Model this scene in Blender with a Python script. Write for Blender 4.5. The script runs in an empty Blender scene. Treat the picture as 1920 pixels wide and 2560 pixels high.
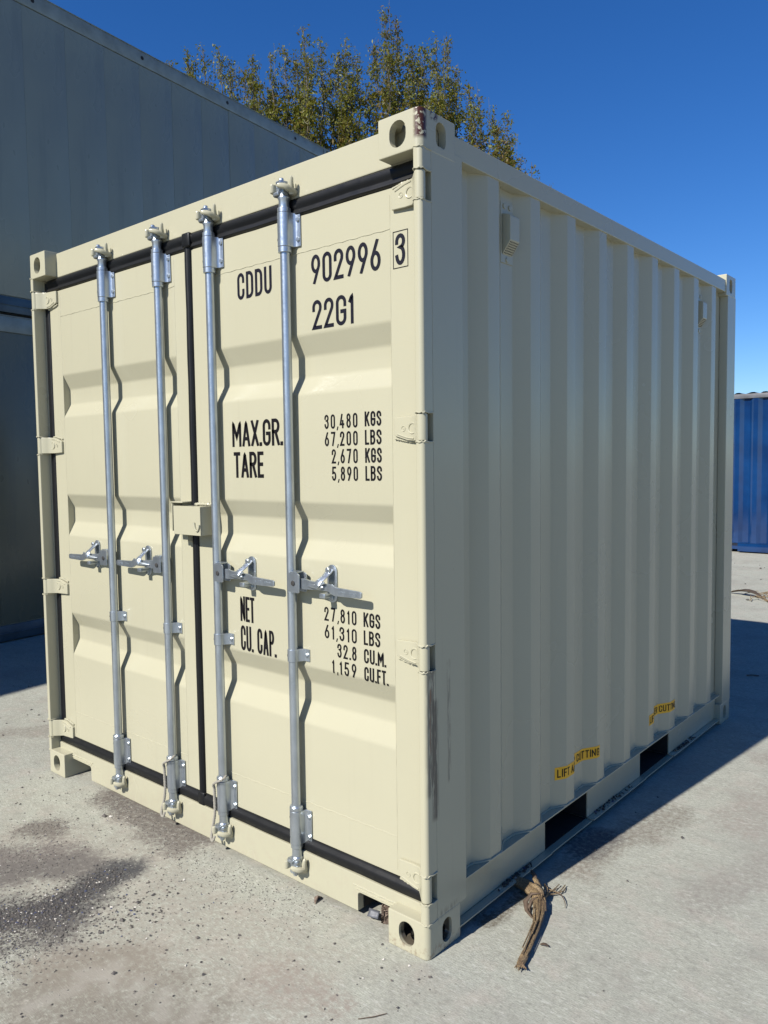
import bpy, bmesh, math, random
from mathutils import Vector, Matrix
import numpy as np
R = math.radians
random.seed(7); rng = np.random.default_rng(7)
SC = bpy.context.scene; COL = SC.collection

# ------------------------------------------------------------------ camera
CX, CY, CZ, YAW, PITCH, ROLL, FPX = 1.43012, -1.85616, 1.55582, 0.7072496, -0.0634252, -0.0128884, 1956.2
fw = Vector((-math.sin(YAW) * math.cos(PITCH), math.cos(YAW) * math.cos(PITCH), math.sin(PITCH)))
r0 = Vector((math.cos(YAW), math.sin(YAW), 0)); u0 = r0.cross(fw)
rr = r0 * math.cos(ROLL) + u0 * math.sin(ROLL); uu = -r0 * math.sin(ROLL) + u0 * math.cos(ROLL)
cam = bpy.data.cameras.new('camera'); co = bpy.data.objects.new('camera', cam); COL.objects.link(co)
co.matrix_world = Matrix(((rr.x, uu.x, -fw.x, CX), (rr.y, uu.y, -fw.y, CY), (rr.z, uu.z, -fw.z, CZ), (0, 0, 0, 1)))
cam.sensor_fit = 'VERTICAL'; cam.sensor_height = 24; cam.lens = 24 * FPX / 2560
cam.clip_start = 0.05; cam.clip_end = 3000
SC.camera = co
# ------------------------------------------------------------------ sky, sun, exposure
SUN = Vector((0.117, 1.19, -1.0)).normalized()
ELEV = math.asin(-SUN.z)
w = bpy.data.worlds.new('World'); SC.world = w; w.use_nodes = True
nt = w.node_tree; nt.nodes.clear()
sky = nt.nodes.new('ShaderNodeTexSky'); sky.sky_type = 'NISHITA'; sky.sun_disc = False
sky.sun_elevation = ELEV; sky.sun_rotation = math.pi + 0.098
sky.altitude = 0; sky.air_density = 1.0; sky.dust_density = 0.0; sky.ozone_density = 8.0
bg = nt.nodes.new('ShaderNodeBackground'); bg.inputs[1].default_value = 0.063
wo = nt.nodes.new('ShaderNodeOutputWorld')
hs = nt.nodes.new('ShaderNodeHueSaturation'); hs.inputs['Saturation'].default_value = 1.19; hs.inputs['Hue'].default_value = 0.509
nt.links.new(sky.outputs[0], hs.inputs['Color']); nt.links.new(hs.outputs[0], bg.inputs[0]); nt.links.new(bg.outputs[0], wo.inputs[0])
sl = bpy.data.lights.new('sun', 'SUN'); sl.energy = 3.9; sl.angle = R(0.53); sl.color = (1.0, 0.955, 0.88)
so = bpy.data.objects.new('sun', sl); COL.objects.link(so)
so.rotation_euler = SUN.to_track_quat('-Z', 'Y').to_euler(); so.location = (-3, -20, 25)
SC.view_settings.view_transform = 'Standard'; SC.view_settings.look = 'None'
SC.view_settings.exposure = 1.0; SC.view_settings.gamma = 1.0; SC.view_settings.use_curve_mapping = False

# ------------------------------------------------------------------ helpers
def new_faces_from_bm(bm):
    bm.verts.index_update()
    v = [tuple(x.co) for x in bm.verts]; f = [[x.index for x in p.verts] for p in bm.faces]
    bm.free(); return v, f

class MB:
    def __init__(s): s.v = []; s.f = []
    def add(s, v, f):
        o = len(s.v); s.v += [tuple(p) for p in v]; s.f += [[i + o for i in q] for q in f]; return s
    def box(s, x0, x1, y0, y1, z0, z1, bev=0.0, seg=2):
        v = [(x0, y0, z0), (x1, y0, z0), (x1, y1, z0), (x0, y1, z0), (x0, y0, z1), (x1, y0, z1), (x1, y1, z1), (x0, y1, z1)]
        f = [[0, 3, 2, 1], [4, 5, 6, 7], [0, 1, 5, 4], [1, 2, 6, 5], [2, 3, 7, 6], [3, 0, 4, 7]]
        return s.bev(v, f, bev, seg)
    def bev(s, v, f, bev, seg=2, ang=25):
        if bev <= 0: return s.add(v, f)
        bm = bmesh.new(); vs = [bm.verts.new(p) for p in v]
        for q in f: bm.faces.new([vs[i] for i in q])
        bm.normal_update()
        es = [e for e in bm.edges if len(e.link_faces) == 2 and e.calc_face_angle(0) > R(ang)]
        bmesh.ops.bevel(bm, geom=es, offset=bev, segments=seg, affect='EDGES', profile=0.5, clamp_overlap=True)
        return s.add(*new_faces_from_bm(bm))
    def prism(s, poly, axis, a, b, bev=0.0, seg=2):
        """poly in the two remaining axes (order x,y / x,z / y,z); extruded along axis from a to b"""
        def P(p, t):
            if axis == 'z': return (p[0], p[1], t)
            if axis == 'y': return (p[0], t, p[1])
            return (t, p[0], p[1])
        n = len(poly); v = [P(p, a) for p in poly] + [P(p, b) for p in poly]
        f = [list(range(n)), list(range(2 * n - 1, n - 1, -1))] + [[i, i + n, (i + 1) % n + n, (i + 1) % n] for i in range(n)]
        bm = bmesh.new(); vs = [bm.verts.new(p) for p in v]
        for q in f: bm.faces.new([vs[i] for i in q])
        bmesh.ops.recalc_face_normals(bm, faces=bm.faces[:])
        if bev > 0:
            es = [e for e in bm.edges if len(e.link_faces) == 2 and e.calc_face_angle(0) > R(25)]
            bmesh.ops.bevel(bm, geom=es, offset=bev, segments=seg, affect='EDGES', profile=0.5, clamp_overlap=True)
        return s.add(*new_faces_from_bm(bm))
    def tube(s, path, rad, n=10, cap=True, flat=1.0, ref=None):
        path = [Vector(p) for p in path]; m = len(path)
        if not hasattr(rad, '__len__'): rad = [rad] * m
        v = []; f = []; prev = None
        for i, p in enumerate(path):
            t = (path[min(i + 1, m - 1)] - path[max(i - 1, 0)]).normalized()
            if prev is None:
                a = Vector(ref) if ref else (Vector((0, 0, 1)) if abs(t.z) < 0.9 else Vector((1, 0, 0)))
            else: a = prev
            a = (a - t * a.dot(t)).normalized(); prev = a; b = t.cross(a)
            for k in range(n):
                q = 2 * math.pi * k / n
                v.append(p + (a * math.cos(q) * flat + b * math.sin(q)) * rad[i])
        for i in range(m - 1):
            for k in range(n):
                f.append([i * n + k, i * n + (k + 1) % n, (i + 1) * n + (k + 1) % n, (i + 1) * n + k])
        if cap: f.append(list(range(n - 1, -1, -1))); f.append([(m - 1) * n + k for k in range(n)])
        return s.add(v, f)
    def lathe(s, prof, cx, cy, n=24, cap=True):
        """prof (r, z) going up, about a vertical axis"""
        v = []; f = []; m = len(prof)
        for r, z in prof:
            for k in range(n):
                q = 2 * math.pi * k / n; v.append((cx + r * math.cos(q), cy + r * math.sin(q), z))
        for i in range(m - 1):
            for k in range(n): f.append([i * n + k, i * n + (k + 1) % n, (i + 1) * n + (k + 1) % n, (i + 1) * n + k])
        if cap: f.append(list(range(n - 1, -1, -1))); f.append([(m - 1) * n + k for k in range(n)])
        return s.add(v, f)
    def disc(s, c, ax, r, h, n=12):
        """short cylinder (bolt head, knob) from c along ax"""
        c = Vector(c); ax = Vector(ax).normalized()
        return s.tube([c, c + ax * h * 0.8, c + ax * h], [r, r, r * 0.8], n)
    def xf(s, M):
        s.v = [tuple(M @ Vector(p)) for p in s.v]
        if M.determinant() < 0: s.f = [q[::-1] for q in s.f]
        return s

def mesh(mb, name, smooth=35):
    me = bpy.data.meshes.new(name); me.from_pydata(mb.v, [], mb.f); me.update()
    if smooth:
        me.shade_smooth(); me.set_sharp_from_angle(angle=R(smooth))
    return me
def obj(name, mb, mat, parent=None, smooth=35, wn=False, me=None):
    me = me or mesh(mb, name, smooth)
    if mat is not None and not me.materials: me.materials.append(mat)
    o = bpy.data.objects.new(name, me); COL.objects.link(o)
    if parent: o.parent = parent
    if wn:
        m = o.modifiers.new('wn', 'WEIGHTED_NORMAL'); m.keep_sharp = True; m.weight = 80
    return o
def groups(mb, gap=0.004):
    n = len(mb.v); p = list(range(n))
    def fd(i):
        while p[i] != i: p[i] = p[p[i]]; i = p[i]
        return i
    for q in mb.f:
        a = fd(q[0])
        for i in q[1:]: p[fd(i)] = a
    isl = {}
    for i in range(n): isl.setdefault(fd(i), []).append(i)
    I = list(isl.values()); V = np.array([tuple(v) for v in mb.v]); bx = [(V[i].min(0), V[i].max(0)) for i in I]; g = list(range(len(I)))
    for a in range(len(I)):
        for c in range(a):
            if (bx[a][0] - gap <= bx[c][1]).all() and (bx[c][0] - gap <= bx[a][1]).all():
                ga, gc = g[a], g[c]; g = [gc if x == ga else x for x in g]
    out = []
    for k in sorted(set(g)):
        idx = [i for a in range(len(I)) if g[a] == k for i in I[a]]; m = {i: j for j, i in enumerate(idx)}; b = MB(); b.v = [mb.v[i] for i in idx]
        b.f = [[m[i] for i in q] for q in mb.f if q[0] in m]; out.append(b)
    return out
def objs(name, mb, mat, parent=None, smooth=35, wn=False, gap=0.004):
    return [obj(name, b, mat, parent, smooth, wn) for b in groups(mb, gap)]
def empty(name, loc=(0, 0, 0), rz=0.0):
    o = bpy.data.objects.new(name, None); COL.objects.link(o); o.location = loc; o.rotation_euler = (0, 0, rz)
    o.empty_display_size = 0.2; return o
def tag(o, label=None, cat=None, group=None, kind=None):
    if label: o['label'] = label
    if cat: o['category'] = cat
    if group: o['group'] = group
    if kind: o['kind'] = kind
    return o

# ------------------------------------------------------------------ materials
class NT:
    def __init__(s, name):
        s.m = bpy.data.materials.new(name); s.m.use_nodes = True; s.t = s.m.node_tree
        s.b = s.t.nodes['Principled BSDF']; s.tc = s.n('ShaderNodeTexCoord')
        s.pos = s.tc.outputs['Object']
    def n(s, typ, **k):
        x = s.t.nodes.new(typ)
        for a, b in k.items(): setattr(x, a, b)
        return x
    def l(s, a, b): s.t.links.new(a, b)
    def val(s, x, i, v):
        if hasattr(v, 'is_linked') or hasattr(v, 'links'): s.l(v, x.inputs[i])
        else: x.inputs[i].default_value = v
    def noise(s, scale, detail=3, rough=0.5, vec=None, sc3=None, dist=0.0):
        vec = vec or s.pos
        if sc3:
            mp = s.n('ShaderNodeMapping'); mp.inputs['Scale'].default_value = sc3[:3]
            if len(sc3) > 3: mp.inputs['Rotation'].default_value = (0, 0, sc3[3])
            s.l(vec, mp.inputs[0]); vec = mp.outputs[0]
        x = s.n('ShaderNodeTexNoise'); s.l(vec, x.inputs['Vector'])
        x.inputs['Scale'].default_value = scale; x.inputs['Detail'].default_value = detail
        x.inputs['Roughness'].default_value = rough; x.inputs['Distortion'].default_value = dist
        return x.outputs[0]
    def ramp(s, fac, a, b, c0=0.0, c1=1.0):
        x = s.n('ShaderNodeMapRange'); x.clamp = True; s.l(fac, x.inputs[0])
        for i, v in enumerate((a, b, c0, c1)): x.inputs[i + 1].default_value = v
        return x.outputs[0]
    def math(s, op, a, b=0.0):
        x = s.n('ShaderNodeMath', operation=op); s.val(x, 0, a); s.val(x, 1, b); return x.outputs[0]
    def mix(s, fac, a, b):
        x = s.n('ShaderNodeMix', data_type='RGBA'); s.val(x, 0, fac)
        s.val(x, 6, a if not isinstance(a, tuple) else (*a, 1)[:4]); s.val(x, 7, b if not isinstance(b, tuple) else (*b, 1)[:4])
        return x.outputs[2]
    def bump(s, h, strength=0.3, dist=0.002, prev=None):
        x = s.n('ShaderNodeBump'); x.inputs['Strength'].default_value = strength; x.inputs['Distance'].default_value = dist
        s.l(h, x.inputs['Height'])
        if prev is not None: s.l(prev, x.inputs['Normal'])
        return x.outputs[0]
    def sep(s):
        x = s.n('ShaderNodeSeparateXYZ'); s.l(s.pos, x.inputs[0]); return x.outputs
    def fin(s, col=None, rough=None, metal=None, nrm=None, spec=None):
        def put(nm, v):
            if v is None: return
            i = s.b.inputs[nm]
            if hasattr(v, 'links'): s.l(v, i)
            else: i.default_value = (*v, 1) if isinstance(v, tuple) and len(v) == 3 else v
        put('Base Color', col); put('Roughness', rough); put('Metallic', metal); put('Normal', nrm); put('Specular IOR Level', spec)
        return s.m
    def boxmask(s, lo, hi, soft=0.01):
        """1 inside the box lo..hi in object space, None = unbounded"""
        S = s.sep(); out = None
        for i in range(3):
            for v, up in ((lo[i], True), (hi[i], False)):
                if v is None: continue
                m = s.ramp(S[i], v - soft, v + soft, 0.0 if up else 1.0, 1.0 if up else 0.0)
                out = m if out is None else s.math('MULTIPLY', out, m)
        return out

CREAM = (0.372, 0.355, 0.257)
def cream_mat(name, scuff=False):
    k = NT(name)
    big = k.noise(1.3, 4, 0.6); fine = k.noise(260, 2, 0.5)
    c = k.mix(k.ramp(big, 0.3, 0.75), CREAM, (0.356, 0.340, 0.247))
    strk = k.noise(6, 5, 0.65, sc3=(6, 6, 0.25))                       # faint vertical run-off streaks
    c = k.mix(k.math('MULTIPLY', k.ramp(strk, 0.60, 0.85), 0.16), c, (0.238, 0.216, 0.169))
    spk = k.noise(95, 2, 0.5)
    c = k.mix(k.math('MULTIPLY', k.ramp(spk, 0.74, 0.78), 0.35), c, (0.28, 0.24, 0.18))
    # ground splash
    S = k.sep()
    low = k.ramp(S[2], 0.0, 0.22, 1.0, 0.0)
    dn = k.noise(28, 5, 0.65)
    c = k.mix(k.math('MULTIPLY', low, k.ramp(dn, 0.48, 0.72, 0.0, 0.55)), c, (0.34, 0.30, 0.23))
    if scuff:
        # rubbed paint on the corner post side, rust at the top casting's edge
        n1 = k.noise(14, 6, 0.7, sc3=(1, 5, 0.35)); n2 = k.noise(40, 5, 0.7, sc3=(1, 2.2, 0.22))
        for lo, hi, th, amt in (((-0.03, 0.010, 0.52), (1, 0.050, 0.95), 0.40, 0.75), ((-0.03, 0.034, 0.44), (1, 0.062, 0.82), 0.37, 0.80),
                                ((-0.03, 0.116, 0.54), (1, 0.128, 0.93), 0.45, 0.7), ((-0.03, 0.05, 0.115), (1, 0.18, 0.133), 0.46, 0.5)):
            m = k.math('MULTIPLY', k.boxmask(lo, hi, 0.008), k.ramp(n2, th, th + 0.10))
            c = k.mix(k.math('MULTIPLY', m, amt), c, (0.070, 0.062, 0.054))
        m = k.math('MULTIPLY', k.boxmask((-0.03, 0.022, 0.66), (1, 0.034, 0.86), 0.006), k.ramp(n1, 0.45, 0.55))
        c = k.mix(k.math('MULTIPLY', m, 0.8), c, (0.20, 0.09, 0.045))
        rn = k.noise(55, 6, 0.7)
        m = k.math('MULTIPLY', k.boxmask((-0.022, -0.01, 2.505), (0.1, 0.030, 2.6), 0.006), k.ramp(rn, 0.40, 0.45))
        c = k.mix(m, c, (0.05, 0.016, 0.006))
        m = k.math('MULTIPLY', k.boxmask((-0.02, 0.05, 2.568), (0.1, 0.085, 2.6), 0.006), k.ramp(rn, 0.47, 0.52))
        c = k.mix(m, c, (0.05, 0.016, 0.006))
        m = k.math('MULTIPLY', k.boxmask((-0.2, -0.01, -0.1), (0.1, 0.2, 0.035), 0.012), k.ramp(rn, 0.50, 0.62))
        c = k.mix(k.math('MULTIPLY', m, 0.7), c, (0.20, 0.15, 0.10))
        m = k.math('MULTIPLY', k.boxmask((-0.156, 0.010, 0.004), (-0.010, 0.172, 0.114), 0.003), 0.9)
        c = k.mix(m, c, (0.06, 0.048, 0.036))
        m = k.math('MULTIPLY', k.boxmask((-0.2, -0.01, 2.46), (0.1, 0.2, 2.6), 0.01), k.ramp(n2, 0.58, 0.70))
        c = k.mix(k.math('MULTIPLY', m, 0.45), c, (0.30, 0.28, 0.25))
    wav = k.noise(5, 2, 0.5)
    nb = k.bump(fine, 0.06, 0.001); nb = k.bump(wav, 0.25, 0.004, nb)
    return k.fin(c, k.ramp(big, 0.2, 0.8, 0.21, 0.31), 0.0, nb, 0.47)
M = {}
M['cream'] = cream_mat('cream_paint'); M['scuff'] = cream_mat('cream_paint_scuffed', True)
def simple(name, col, rough=0.5, metal=0.0, var=0.25, sc=20, bump=0.15, spec=0.5):
    k = NT(name); a = k.noise(sc, 4, 0.6)
    c = k.mix(k.ramp(a, 0.3, 0.75), col, tuple(x * (1 - var) for x in col))
    return k.fin(c, k.ramp(a, 0.3, 0.7, rough * 0.85, min(1, rough * 1.15)), metal, k.bump(k.noise(sc * 8, 3, 0.6), bump, 0.001), spec)
def zinc():
    k = NT('galvanised_steel'); a = k.noise(34, 4, 0.6, sc3=(1, 1, 0.35)); b = k.noise(150, 3, 0.6)
    c = k.mix(k.ramp(a, 0.35, 0.7), (0.47, 0.515, 0.56), (0.36, 0.40, 0.44))
    c = k.mix(k.math('MULTIPLY', k.ramp(b, 0.62, 0.75), 0.25), c, (0.52, 0.55, 0.58))
    return k.fin(c, k.ramp(b, 0.3, 0.7, 0.28, 0.38), 0.85, k.bump(b, 0.05, 0.001))
M['zinc'] = zinc()
M['rubber'] = simple('black_rubber', (0.0065, 0.007, 0.008), 0.45, 0, 0.4, 30, 0.25, 0.32)
M['dark'] = simple('dark_steel', (0.03, 0.028, 0.027), 0.7, 0, 0.3, 25)
M['hole'] = simple('drilled_hole', (0.008, 0.008, 0.009), 0.8, 0, 0.2, 25)
M['ink'] = simple('black_vinyl', (0.005, 0.004, 0.0055), 0.5, 0, 0.2, 40, 0.02, 0.25)
M['ink2'] = simple('navy_black_vinyl', (0.005, 0.005, 0.012), 0.5, 0, 0.2, 40, 0.02, 0.25)
M['yellow'] = simple('yellow_sticker', (0.80, 0.42, 0.010), 0.45, 0, 0.12, 25, 0.05)
M['rope'] = simple('rope_fibre', (0.30, 0.28, 0.235), 0.9, 0, 0.35, 200, 0.5)
M['unlit_under'] = simple('unlit_underside', (0.008, 0.008, 0.0075), 0.85, 0, 0.3, 12)  # near black: the unlit space under the floor is put into the colour
M['foil'] = simple('grey_foil', (0.10, 0.105, 0.12), 0.5, 0.1, 0.3, 60, 0.5)
M['bark'] = simple('bark', (0.12, 0.10, 0.075), 0.9, 0, 0.45, 9, 0.6)
M['twig'] = simple('pale_twig', (0.13, 0.12, 0.075), 0.85, 0, 0.35, 9, 0.3)
M['leafdry'] = simple('dry_leaf', (0.10, 0.068, 0.045), 0.8, 0, 0.4, 40, 0.4)

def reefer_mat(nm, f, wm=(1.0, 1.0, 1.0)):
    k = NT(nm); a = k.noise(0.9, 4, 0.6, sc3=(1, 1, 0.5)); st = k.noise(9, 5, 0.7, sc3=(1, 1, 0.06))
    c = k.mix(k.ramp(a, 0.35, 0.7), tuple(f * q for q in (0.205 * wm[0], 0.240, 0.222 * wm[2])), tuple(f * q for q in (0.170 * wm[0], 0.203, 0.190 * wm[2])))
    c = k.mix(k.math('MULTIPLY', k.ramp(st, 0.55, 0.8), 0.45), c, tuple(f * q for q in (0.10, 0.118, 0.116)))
    pt = k.noise(0.45, 2, 0.4, dist=0.6)  # patches standing in for wall reflections, put into the colour
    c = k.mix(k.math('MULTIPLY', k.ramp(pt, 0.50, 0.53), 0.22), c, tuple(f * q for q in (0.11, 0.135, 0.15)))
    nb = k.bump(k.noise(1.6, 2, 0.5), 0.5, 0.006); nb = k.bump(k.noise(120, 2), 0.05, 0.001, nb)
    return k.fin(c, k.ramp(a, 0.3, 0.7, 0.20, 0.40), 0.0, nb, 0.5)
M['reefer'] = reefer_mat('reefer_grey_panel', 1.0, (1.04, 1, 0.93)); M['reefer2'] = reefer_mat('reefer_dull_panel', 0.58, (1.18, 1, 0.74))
M['reefer_rail'] = simple('reefer_rail', (0.21, 0.25, 0.24), 0.4, 0, 0.35, 7, 0.15)
M['reefer_low'] = simple('reefer_base_rail', (0.045, 0.085, 0.12), 0.45, 0, 0.5, 5, 0.2)
def blue_mat():
    k = NT('blue_paint'); a = k.noise(1.1, 4, 0.65); s2 = k.noise(40, 5, 0.7, sc3=(1, 1, 0.1))
    c = k.mix(k.ramp(a, 0.35, 0.65), (0.004, 0.036, 0.128), (0.002, 0.017, 0.070))  # darker noise patches put tree shadow and reflection blotches into the colour
    c = k.mix(k.math('MULTIPLY', k.ramp(s2, 0.70, 0.76), 0.5), c, (0.08, 0.11, 0.18))
    return k.fin(c, 0.13, 0.0, k.bump(a, 0.2, 0.01), 0.8)
M['blue'] = blue_mat()
M['blue_roof'] = simple('dirty_blue_roof', (0.12, 0.125, 0.14), 0.55, 0, 0.5, 6, 0.2)

def concrete():
    k = NT('broomed_concrete')
    big = k.noise(0.55, 5, 0.6); mid = k.noise(3.1, 6, 0.65); fine = k.noise(90, 4, 0.65)
    broom = k.noise(30, 4, 0.6, sc3=(1.4, 13, 1, -0.17)); broom2 = k.noise(70, 3, 0.6, sc3=(0.7, 9, 1, -0.17))
    c = k.mix(k.ramp(big, 0.3, 0.7), (0.299, 0.301, 0.251), (0.354, 0.362, 0.309))
    c = k.mix(k.math('MULTIPLY', k.ramp(mid, 0.45, 0.75), 0.40), c, (0.245, 0.234, 0.191))
    c = k.mix(k.math('MULTIPLY', k.ramp(broom, 0.50, 0.62), 0.70), c, (0.457, 0.464, 0.393))
    c = k.mix(k.math('MULTIPLY', k.ramp(broom2, 0.50, 0.64), 0.70), c, (0.185, 0.183, 0.151))
    c = k.mix(k.math('MULTIPLY', k.ramp(fine, 0.56, 0.72), 0.55), c, (0.141, 0.140, 0.116))
    c = k.mix(k.math('MULTIPLY', k.ramp(k.noise(38, 3, 0.7), 0.55, 0.68), 0.40), c, (0.17, 0.165, 0.145))
    c = k.mix(k.math('MULTIPLY', k.ramp(k.noise(21, 4, 0.7, sc3=(1.0, 3.0, 1, -0.17)), 0.56, 0.70), 0.45), c, (0.56, 0.55, 0.50))
    c = k.mix(k.math('MULTIPLY', k.ramp(k.noise(7, 3, 0.6), 0.5, 0.7), 0.35), c, (0.37, 0.315, 0.27))
    c = k.mix(k.math('MULTIPLY', k.ramp(k.noise(160, 3, 0.7), 0.58, 0.66), 0.45), c, (0.13, 0.12, 0.105))
    mo = k.noise(2.3, 8, 0.74); c = k.mix(k.math('MULTIPLY', k.ramp(mo, 0.47, 0.66), 0.42), c, (0.20, 0.19, 0.165))
    mo2 = k.noise(9, 6, 0.75, sc3=(0.6, 2.2, 1, -0.17)); c = k.mix(k.math('MULTIPLY', k.ramp(mo2, 0.53, 0.68), 0.40), c, (0.19, 0.18, 0.155))
    # dirt: patches of grit and oil with their own shapes, carried as a colour attribute of the sheet
    at = k.n('ShaderNodeAttribute', attribute_name='stain'); gn = k.noise(48, 6, 0.78)
    m = k.ramp(k.math('ADD', at.outputs['Alpha'], k.math('MULTIPLY', k.math('MULTIPLY', k.math('SUBTRACT', gn, 0.47), 3.6), k.ramp(at.outputs['Alpha'], 0.02, 0.30))), 0.08, 0.95)
    c = k.mix(m, c, at.outputs['Color'])
    h = k.math('ADD', k.math('MULTIPLY', broom, 0.7), k.math('MULTIPLY', fine, 0.6)); h = k.math('ADD', h, k.math('MULTIPLY', broom2, 0.4))
    return k.fin(c, 0.88, 0.0, k.bump(h, 0.55, 0.004), 0.3)
M['concrete'] = concrete()
def grit_mat(name, a, b):
    k = NT(name); g = k.n('ShaderNodeNewGeometry')
    r = g.outputs['Random Per Island']
    c = k.mix(k.ramp(r, 0.0, 1.0), a, b)
    c = k.mix(k.ramp(r, 0.955, 0.96), c, (0.5, 0.47, 0.42)); c = k.mix(k.ramp(r, 0.30, 0.301, 0.0, 1.0), k.mix(k.ramp(r, 0.27, 0.271), c, (0.05, 0.06, 0.12)), c)
    return k.fin(c, 0.8)
M['grit'] = grit_mat('asphalt_grit', (0.045, 0.043, 0.045), (0.12, 0.105, 0.09))
M['muck'] = grit_mat('rail_muck', (0.03, 0.028, 0.025), (0.06, 0.052, 0.045))
def frond_mat():
    k = NT('dry_frond'); a = k.noise(22, 5, 0.7, sc3=(1, 1, 1)); f = k.noise(150, 4, 0.65, sc3=(2.5, 0.6, 2.5))
    c = k.mix(k.ramp(a, 0.35, 0.7), (0.27, 0.195, 0.10), (0.15, 0.10, 0.055))
    c = k.mix(k.ramp(f, 0.46, 0.60, 0, 0.9), c, (0.045, 0.028, 0.018))
    return k.fin(c, 0.75, 0.0, k.bump(f, 0.6, 0.003))
M['frond'] = frond_mat()
def wood_mat():
    k = NT('weathered_wood'); f = k.noise(60, 5, 0.7, sc3=(3, 0.5, 3)); c = k.mix(k.ramp(f, 0.4, 0.62), (0.20, 0.15, 0.115), (0.06, 0.04, 0.03))
    return k.fin(c, 0.9, 0, k.bump(f, 0.9, 0.006))
M['wood'] = wood_mat()
def leaf_mat():
    k = NT('tree_leaf'); g = k.n('ShaderNodeNewGeometry'); r = g.outputs['Random Per Island']
    zone = k.noise(0.55, 3, 0.6)
    c = k.mix(k.ramp(r, 0.0, 1.0), (0.095, 0.120, 0.010), (0.205, 0.180, 0.016))
    c = k.mix(k.math('MULTIPLY', k.ramp(zone, 0.40, 0.58), k.ramp(r, 0.15, 0.8)), c, (0.135, 0.080, 0.016))
    c = k.mix(k.ramp(r, 0.88, 0.90), c, (0.19, 0.20, 0.04))
    k.fin(c, 0.55, 0.0, None, 0.35)
    tr = k.n('ShaderNodeBsdfTranslucent'); k.l(c, tr.inputs[0]); mx = k.n('ShaderNodeMixShader'); mx.inputs[0].default_value = 0.4
    k.l(k.b.outputs[0], mx.inputs[1]); k.l(tr.outputs[0], mx.inputs[2])
    k.l(mx.outputs[0], k.t.nodes['Material Output'].inputs[0]); return k.m
M['leaf'] = leaf_mat()

# ------------------------------------------------------------------ ground
fx = [-900, -200, -60, -20, -8, -5] + [round(-3.6 + 0.025 * i, 4) for i in range(int(5.2 / 0.025) + 1)] + [2.5, 4, 8, 20, 60, 200, 900]
fy = [-900, -200, -60, -20, -8, -4, -2] + [round(-1.2 + 0.025 * i, 4) for i in range(int(4.6 / 0.025) + 1)] + [5, 8, 12, 20, 60, 200, 900]
GX, GY = np.meshgrid(np.array(fx, float), np.array(fy, float), indexing='ij')
def vnoise(x, y, sc, seed):
    """smooth value noise on arrays"""
    tb = np.random.default_rng(seed).random((64, 64)); x = x * sc; y = y * sc; i = np.floor(x).astype(int); j = np.floor(y).astype(int); u = x - i; v = y - j
    u = u * u * (3 - 2 * u); v = v * v * (3 - 2 * v); q = lambda a, b: tb[a % 64, b % 64]
    return (q(i, j) * (1 - u) + q(i + 1, j) * u) * (1 - v) + (q(i, j + 1) * (1 - u) + q(i + 1, j + 1) * u) * v
WOB = sum(w_ * (vnoise(GX, GY, sc_, 5 + n_) - 0.5) for n_, (sc_, w_) in enumerate(((4, 0.5), (9, 0.30), (20, 0.20), (38, 0.12))))
SA = np.zeros_like(GX); SCOL = np.zeros(GX.shape + (3,))
def blob(x0, y0, x1, y1, rad, amt, colr, th=0.5):
    global SA, SCOL
    dx, dy = x1 - x0, y1 - y0; t = np.clip(((GX - x0) * dx + (GY - y0) * dy) / (dx * dx + dy * dy + 1e-6), 0, 1)
    d = np.hypot(GX - x0 - t * dx, GY - y0 - t * dy) + WOB * rad * 1.8
    m = np.clip((rad * 1.15 - d) / (rad * 1.05), 0, 1); m = m * m * (3 - 2 * m) * amt
    A = 1 - (1 - SA) * (1 - m); f = np.where(A > 1e-5, m / np.maximum(A, 1e-5), 0)[..., None]
    SCOL = SCOL * (1 - f) + np.array(colr) * f; SA = A
blob(-1.7, -0.65, -0.35, -0.45, 0.60, 0.30, (0.25, 0.225, 0.19), 0.42)
blob(-0.85, -0.92, -0.42, -0.70, 0.26, 0.62, (0.185, 0.170, 0.140), 0.40)
blob(-0.95, -0.80, -0.70, -0.62, 0.14, 0.50, (0.21, 0.185, 0.150), 0.42)
for q in ((-0.79, -0.71, -0.72, -0.68), (-0.74, -0.63, -0.66, -0.70), (-0.627, -0.616, -0.578, -0.664), (-0.515, -0.602, -0.441, -0.669), (-0.766, -0.901, -0.742, -0.76), (-0.40, -0.565, -0.352, -0.63)):
    blob(*q, 0.030, 0.30, (0.37, 0.355, 0.315), 0.46)
blob(-1.34, -0.86, -1.16, -0.60, 0.17, 0.95, (0.058, 0.058, 0.060), 0.44)
blob(-1.22, -0.62, -1.25, -0.33, 0.10, 0.95, (0.058, 0.058, 0.060), 0.44)
blob(-1.12, -0.92, -1.06, -0.66, 0.13, 0.85, (0.105, 0.098, 0.090), 0.46)
blob(-1.75, -0.62, -1.52, -0.42, 0.15, 0.75, (0.13, 0.115, 0.105))
blob(-1.55, -0.60, -1.42, -0.40, 0.10, 0.75, (0.12, 0.11, 0.10))
blob(-1.87, -0.36, -1.80, -0.30, 0.09, 0.70, (0.13, 0.115, 0.10))
blob(-1.90, 0.03, -1.25, 0.02, 0.12, 0.75, (0.13, 0.115, 0.10))
blob(-2.5, 0.15, -2.3, 0.1, 0.12, 0.6, (0.13, 0.115, 0.10))
blob(-0.30, -0.35, -0.10, -0.30, 0.10, 0.30, (0.24, 0.20, 0.17), 0.45)
blob(0.55, 0.9, 0.75, 1.5, 0.12, 0.35, (0.22, 0.20, 0.175)); blob(0.5, -0.2, 0.9, 0.3, 0.16, 0.25, (0.25, 0.23, 0.20))
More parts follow.
